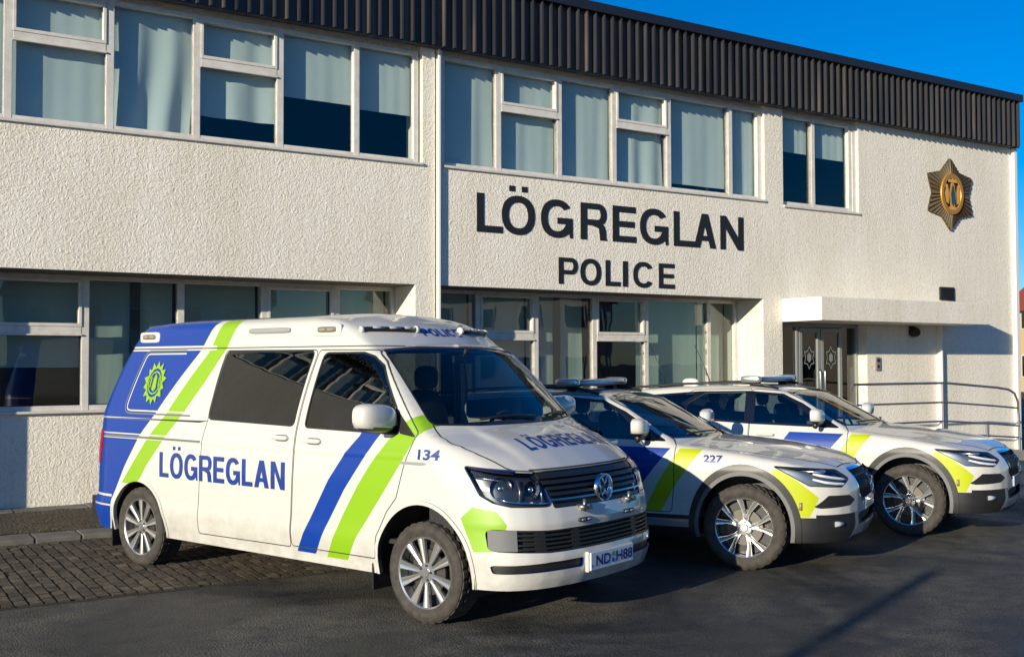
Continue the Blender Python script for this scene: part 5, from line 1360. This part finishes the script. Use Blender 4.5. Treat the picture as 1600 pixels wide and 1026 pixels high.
        bm = bmesh.new(); P, N = S.place('side', [.475, .475], [.535, .60], .004, sd); tube(bm, P.tolist(), .014, 10); link('side_reflector', bm, mat('amber_lens', (.30,.22,.12), .2, coat=1), root)
    S.extract('windscreen', 'windscreen', [cglass], root, -.003, fmat=0)
    G = S.extract('grille', 'grille', [mat('grille_void', (.006,.006,.006), .7)], root, -.035, fmat=0)
    for y0 in np.linspace(-.36, .36, 19):
        bm = bmesh.new(); P, N = S.place('front', [y0, y0, y0], [.585+.03*(abs(y0)/.36)**2,.69,.80], -.012); tube(bm, P.tolist(), .0055, 6); link('grille_bar', bm, alloyd, G)
    bm = bmesh.new(); X = float(S.place('front', [0], [.69], 0)[0][0][0])
    tube(bm, [(X+.012,-.22,.795),(X+.018,-.0,.69),(X+.012,.22,.585)], .010, 8); n = 24
    tube(bm, [(X+.02,.062*math.cos(2*PI*k/n),.69+.062*math.sin(2*PI*k/n)) for k in range(n+1)], .011, 8, 0, False)
    tube(bm, [(X+.02,-.045,.735),(X+.02,-.085,.775)], .010, 8)
    link('badge', bm, chrome, G, smooth=True)
    S.extract('lower_intake', 'lower_intake', [mat('grille_void', (.006,.006,.006), .7)], root, -.04, fmat=0)
    X = float(S.place('front', [0], [.52], 0)[0][0][0])
    bm = bmesh.new(); box(bm, X-.03, X+.004, -.24, .24, .49, .595, 0, .004); link('number_plate', bm, mat('plate_grey', (.35,.38,.42), .35, coat=.5), root)
    bm = bmesh.new(); box(bm, -3.9, .5, -.72, .72, .24, .30); link('underbody', bm, blackp, root)
    for sd in (-1, 1): arch_liner(root, 0, .92, .55, .44, .36, sd); arch_liner(root, -2.94, .92, .55, .44, .36, sd)
    bm = bmesh.new(); box(bm, -3.7, -.3, -.84, .84, .42, .45); box(bm, -.42, -.38, -.82, .82, .45, .98); link('cabin_floor', bm, dark, root)
    S.extract('cabin_lining', 'body', [dark], root, -.025, fmat=0)
    bm = bmesh.new(); blob(bm, (-.66, 0, .90), (.28, .70, .11), 5, 30, 12); link('dashboard', bm, mat('dashboard', (.02,.021,.024), .6, bump=(200,.2,.001)), root, smooth=50)
    bm = bmesh.new(); n = 28
    tube(bm, [(-.92-.05*math.sin(2*PI*k/n), .38+.175*math.cos(2*PI*k/n), .98+.16*math.sin(2*PI*k/n)) for k in range(n+1)], .015, 8, 0, False)
    tube(bm, [(-.92,.38,.98),(-.6,.38,.92)], .03, 8); tube(bm, [(-.92,.21,.98),(-.92,.55,.98)], .018, 8); link('steering_wheel', bm, dark, root, smooth=True)
    for x, y in ((-1.40,-.38),(-1.40,.38),(-2.3,-.42),(-2.3,.42)): seat(root, x, y, .58, .48)
    for q in (-.55, .08):
        bm = bmesh.new(); P, N = S.place('roof', [q+t*.55 for t in (0,.25,.5,.75,1)], [1.115,1.12,1.122,1.12,1.115], .012); tube(bm, P.tolist(), .008, 8); link('wiper', bm, blackp, root)
    bm = bmesh.new()
    # roof light bar
    bm = bmesh.new(); blob(bm, (-1.75, 0, 1.582), (.14, .66, .032), 5, 40, 12); lb = link('light_bar', bm, mat('bar_lens', (.10,.11,.22), .12, coat=1), root, smooth=60)
    bm = bmesh.new(); box(bm, -1.87, -1.63, -.60, .60, 1.545, 1.558, 0, .004); link('bar_base', bm, blackp, lb)
    for sd in (-1, 1):
        bm = bmesh.new(); blob(bm, (-1.75, sd*.64, 1.582), (.12, .045, .037), 4, 20, 12); link('bar_end_cap', bm, alloy, lb, smooth=60)
        bm = bmesh.new(); box(bm, -1.80, -1.70, sd*.50-.05, sd*.50+.05, 1.48, 1.57, 0, .01); link('bar_foot', bm, blackp, lb)
        bm = bmesh.new(); xs_ = np.linspace(-3.35, -1.45, 12); zsr = [float(cT(x+.08))-.012+(.0 if i in (0, 11) else .03) for i, x in enumerate(xs_)]
        tube(bm, [(x, sd*.60, z) for x, z in zip(xs_, zsr)], .014, 8); link('roof_rail', bm, blackp, root)
    for x, sp in ((0, .15), (-2.94, .7)):
        make_wheel(root, x, -.93, -1, .36, .252, .235, 'wye', sp); make_wheel(root, x, .93, 1, .36, .252, .235, 'wye', sp)
    lt = S.decal('lettering', (lambda b: (fit2d(b, -.35, -.18, .905, .968), b)[1])(text_mesh('227', .03)), letb, root, 'side', .002, -1)
    S.bm.free()
    return root, lt

def copy_tree(o, parent=None, skip=()):
    c = o.copy(); COL.objects.link(c); c.parent = parent
    for ch in list(o.children):
        if ch not in skip: copy_tree(ch, c, skip)
    return c
C1A, C2A = -.4569, -.5589
car1, num = build_car('white police estate car numbered 227, parked in the middle right beside the police van', Vector((1.9702, 9.272, 0)) + left_dir(C1A)*.94, C1A, 'police estate cars by the station')
car2 = copy_tree(car1, None, (num,))
car2.location = Vector((4.0319, 11.0666, 0)) + left_dir(C2A)*.94; car2.rotation_euler = (0, 0, C2A)
car2['label'] = 'white police estate car without a number on its wing, farthest right near the ramp railing'
bm = bmesh.new()
blob(bm, (-2.75, 0, 1.525), (.11, .035, .055), 2.4, 16, 10); link('roof_fin', bm, white, car2, smooth=60)
for x, y in ((-3.02, -.12), (-2.52, .10)):
    bm = bmesh.new(); tube(bm, [(x, y, 1.49), (x-.10, y, 1.75), (x-.22, y, 1.99)], [.008,.004,.003], 6); link('antenna', bm, blackp, car2)

# ------------------------------------------------------------------ street behind the camera (seen in the glass, and the post whose shadow crosses the asphalt)
house((44, -6, 0), 1.35, 13, 9, 5.4, (.55,.52,.46), (.06,.06,.07), 'pale house with a dark roof across the street, mirrored in the windows')
house((47, 13, 0), 1.5, 11, 9, 5.4, (.42,.36,.28), (.20,.05,.04), 'tan house with a dull red roof across the street, mirrored in the windows')
house((34, -24, 0), .9, 14, 9, 5.4, (.40,.42,.42), (.05,.05,.06), 'grey house with a dark roof down the street, mirrored in the windows')
pt = thing('sign_post', 'thin steel post standing behind the camera whose shadow crosses the asphalt', 'post', (-5.9, -4.1, 0))
bm = bmesh.new(); tube(bm, [(0,0,0),(0,0,4.0)], .06, 14); link('post', bm, stl, pt, smooth=True)
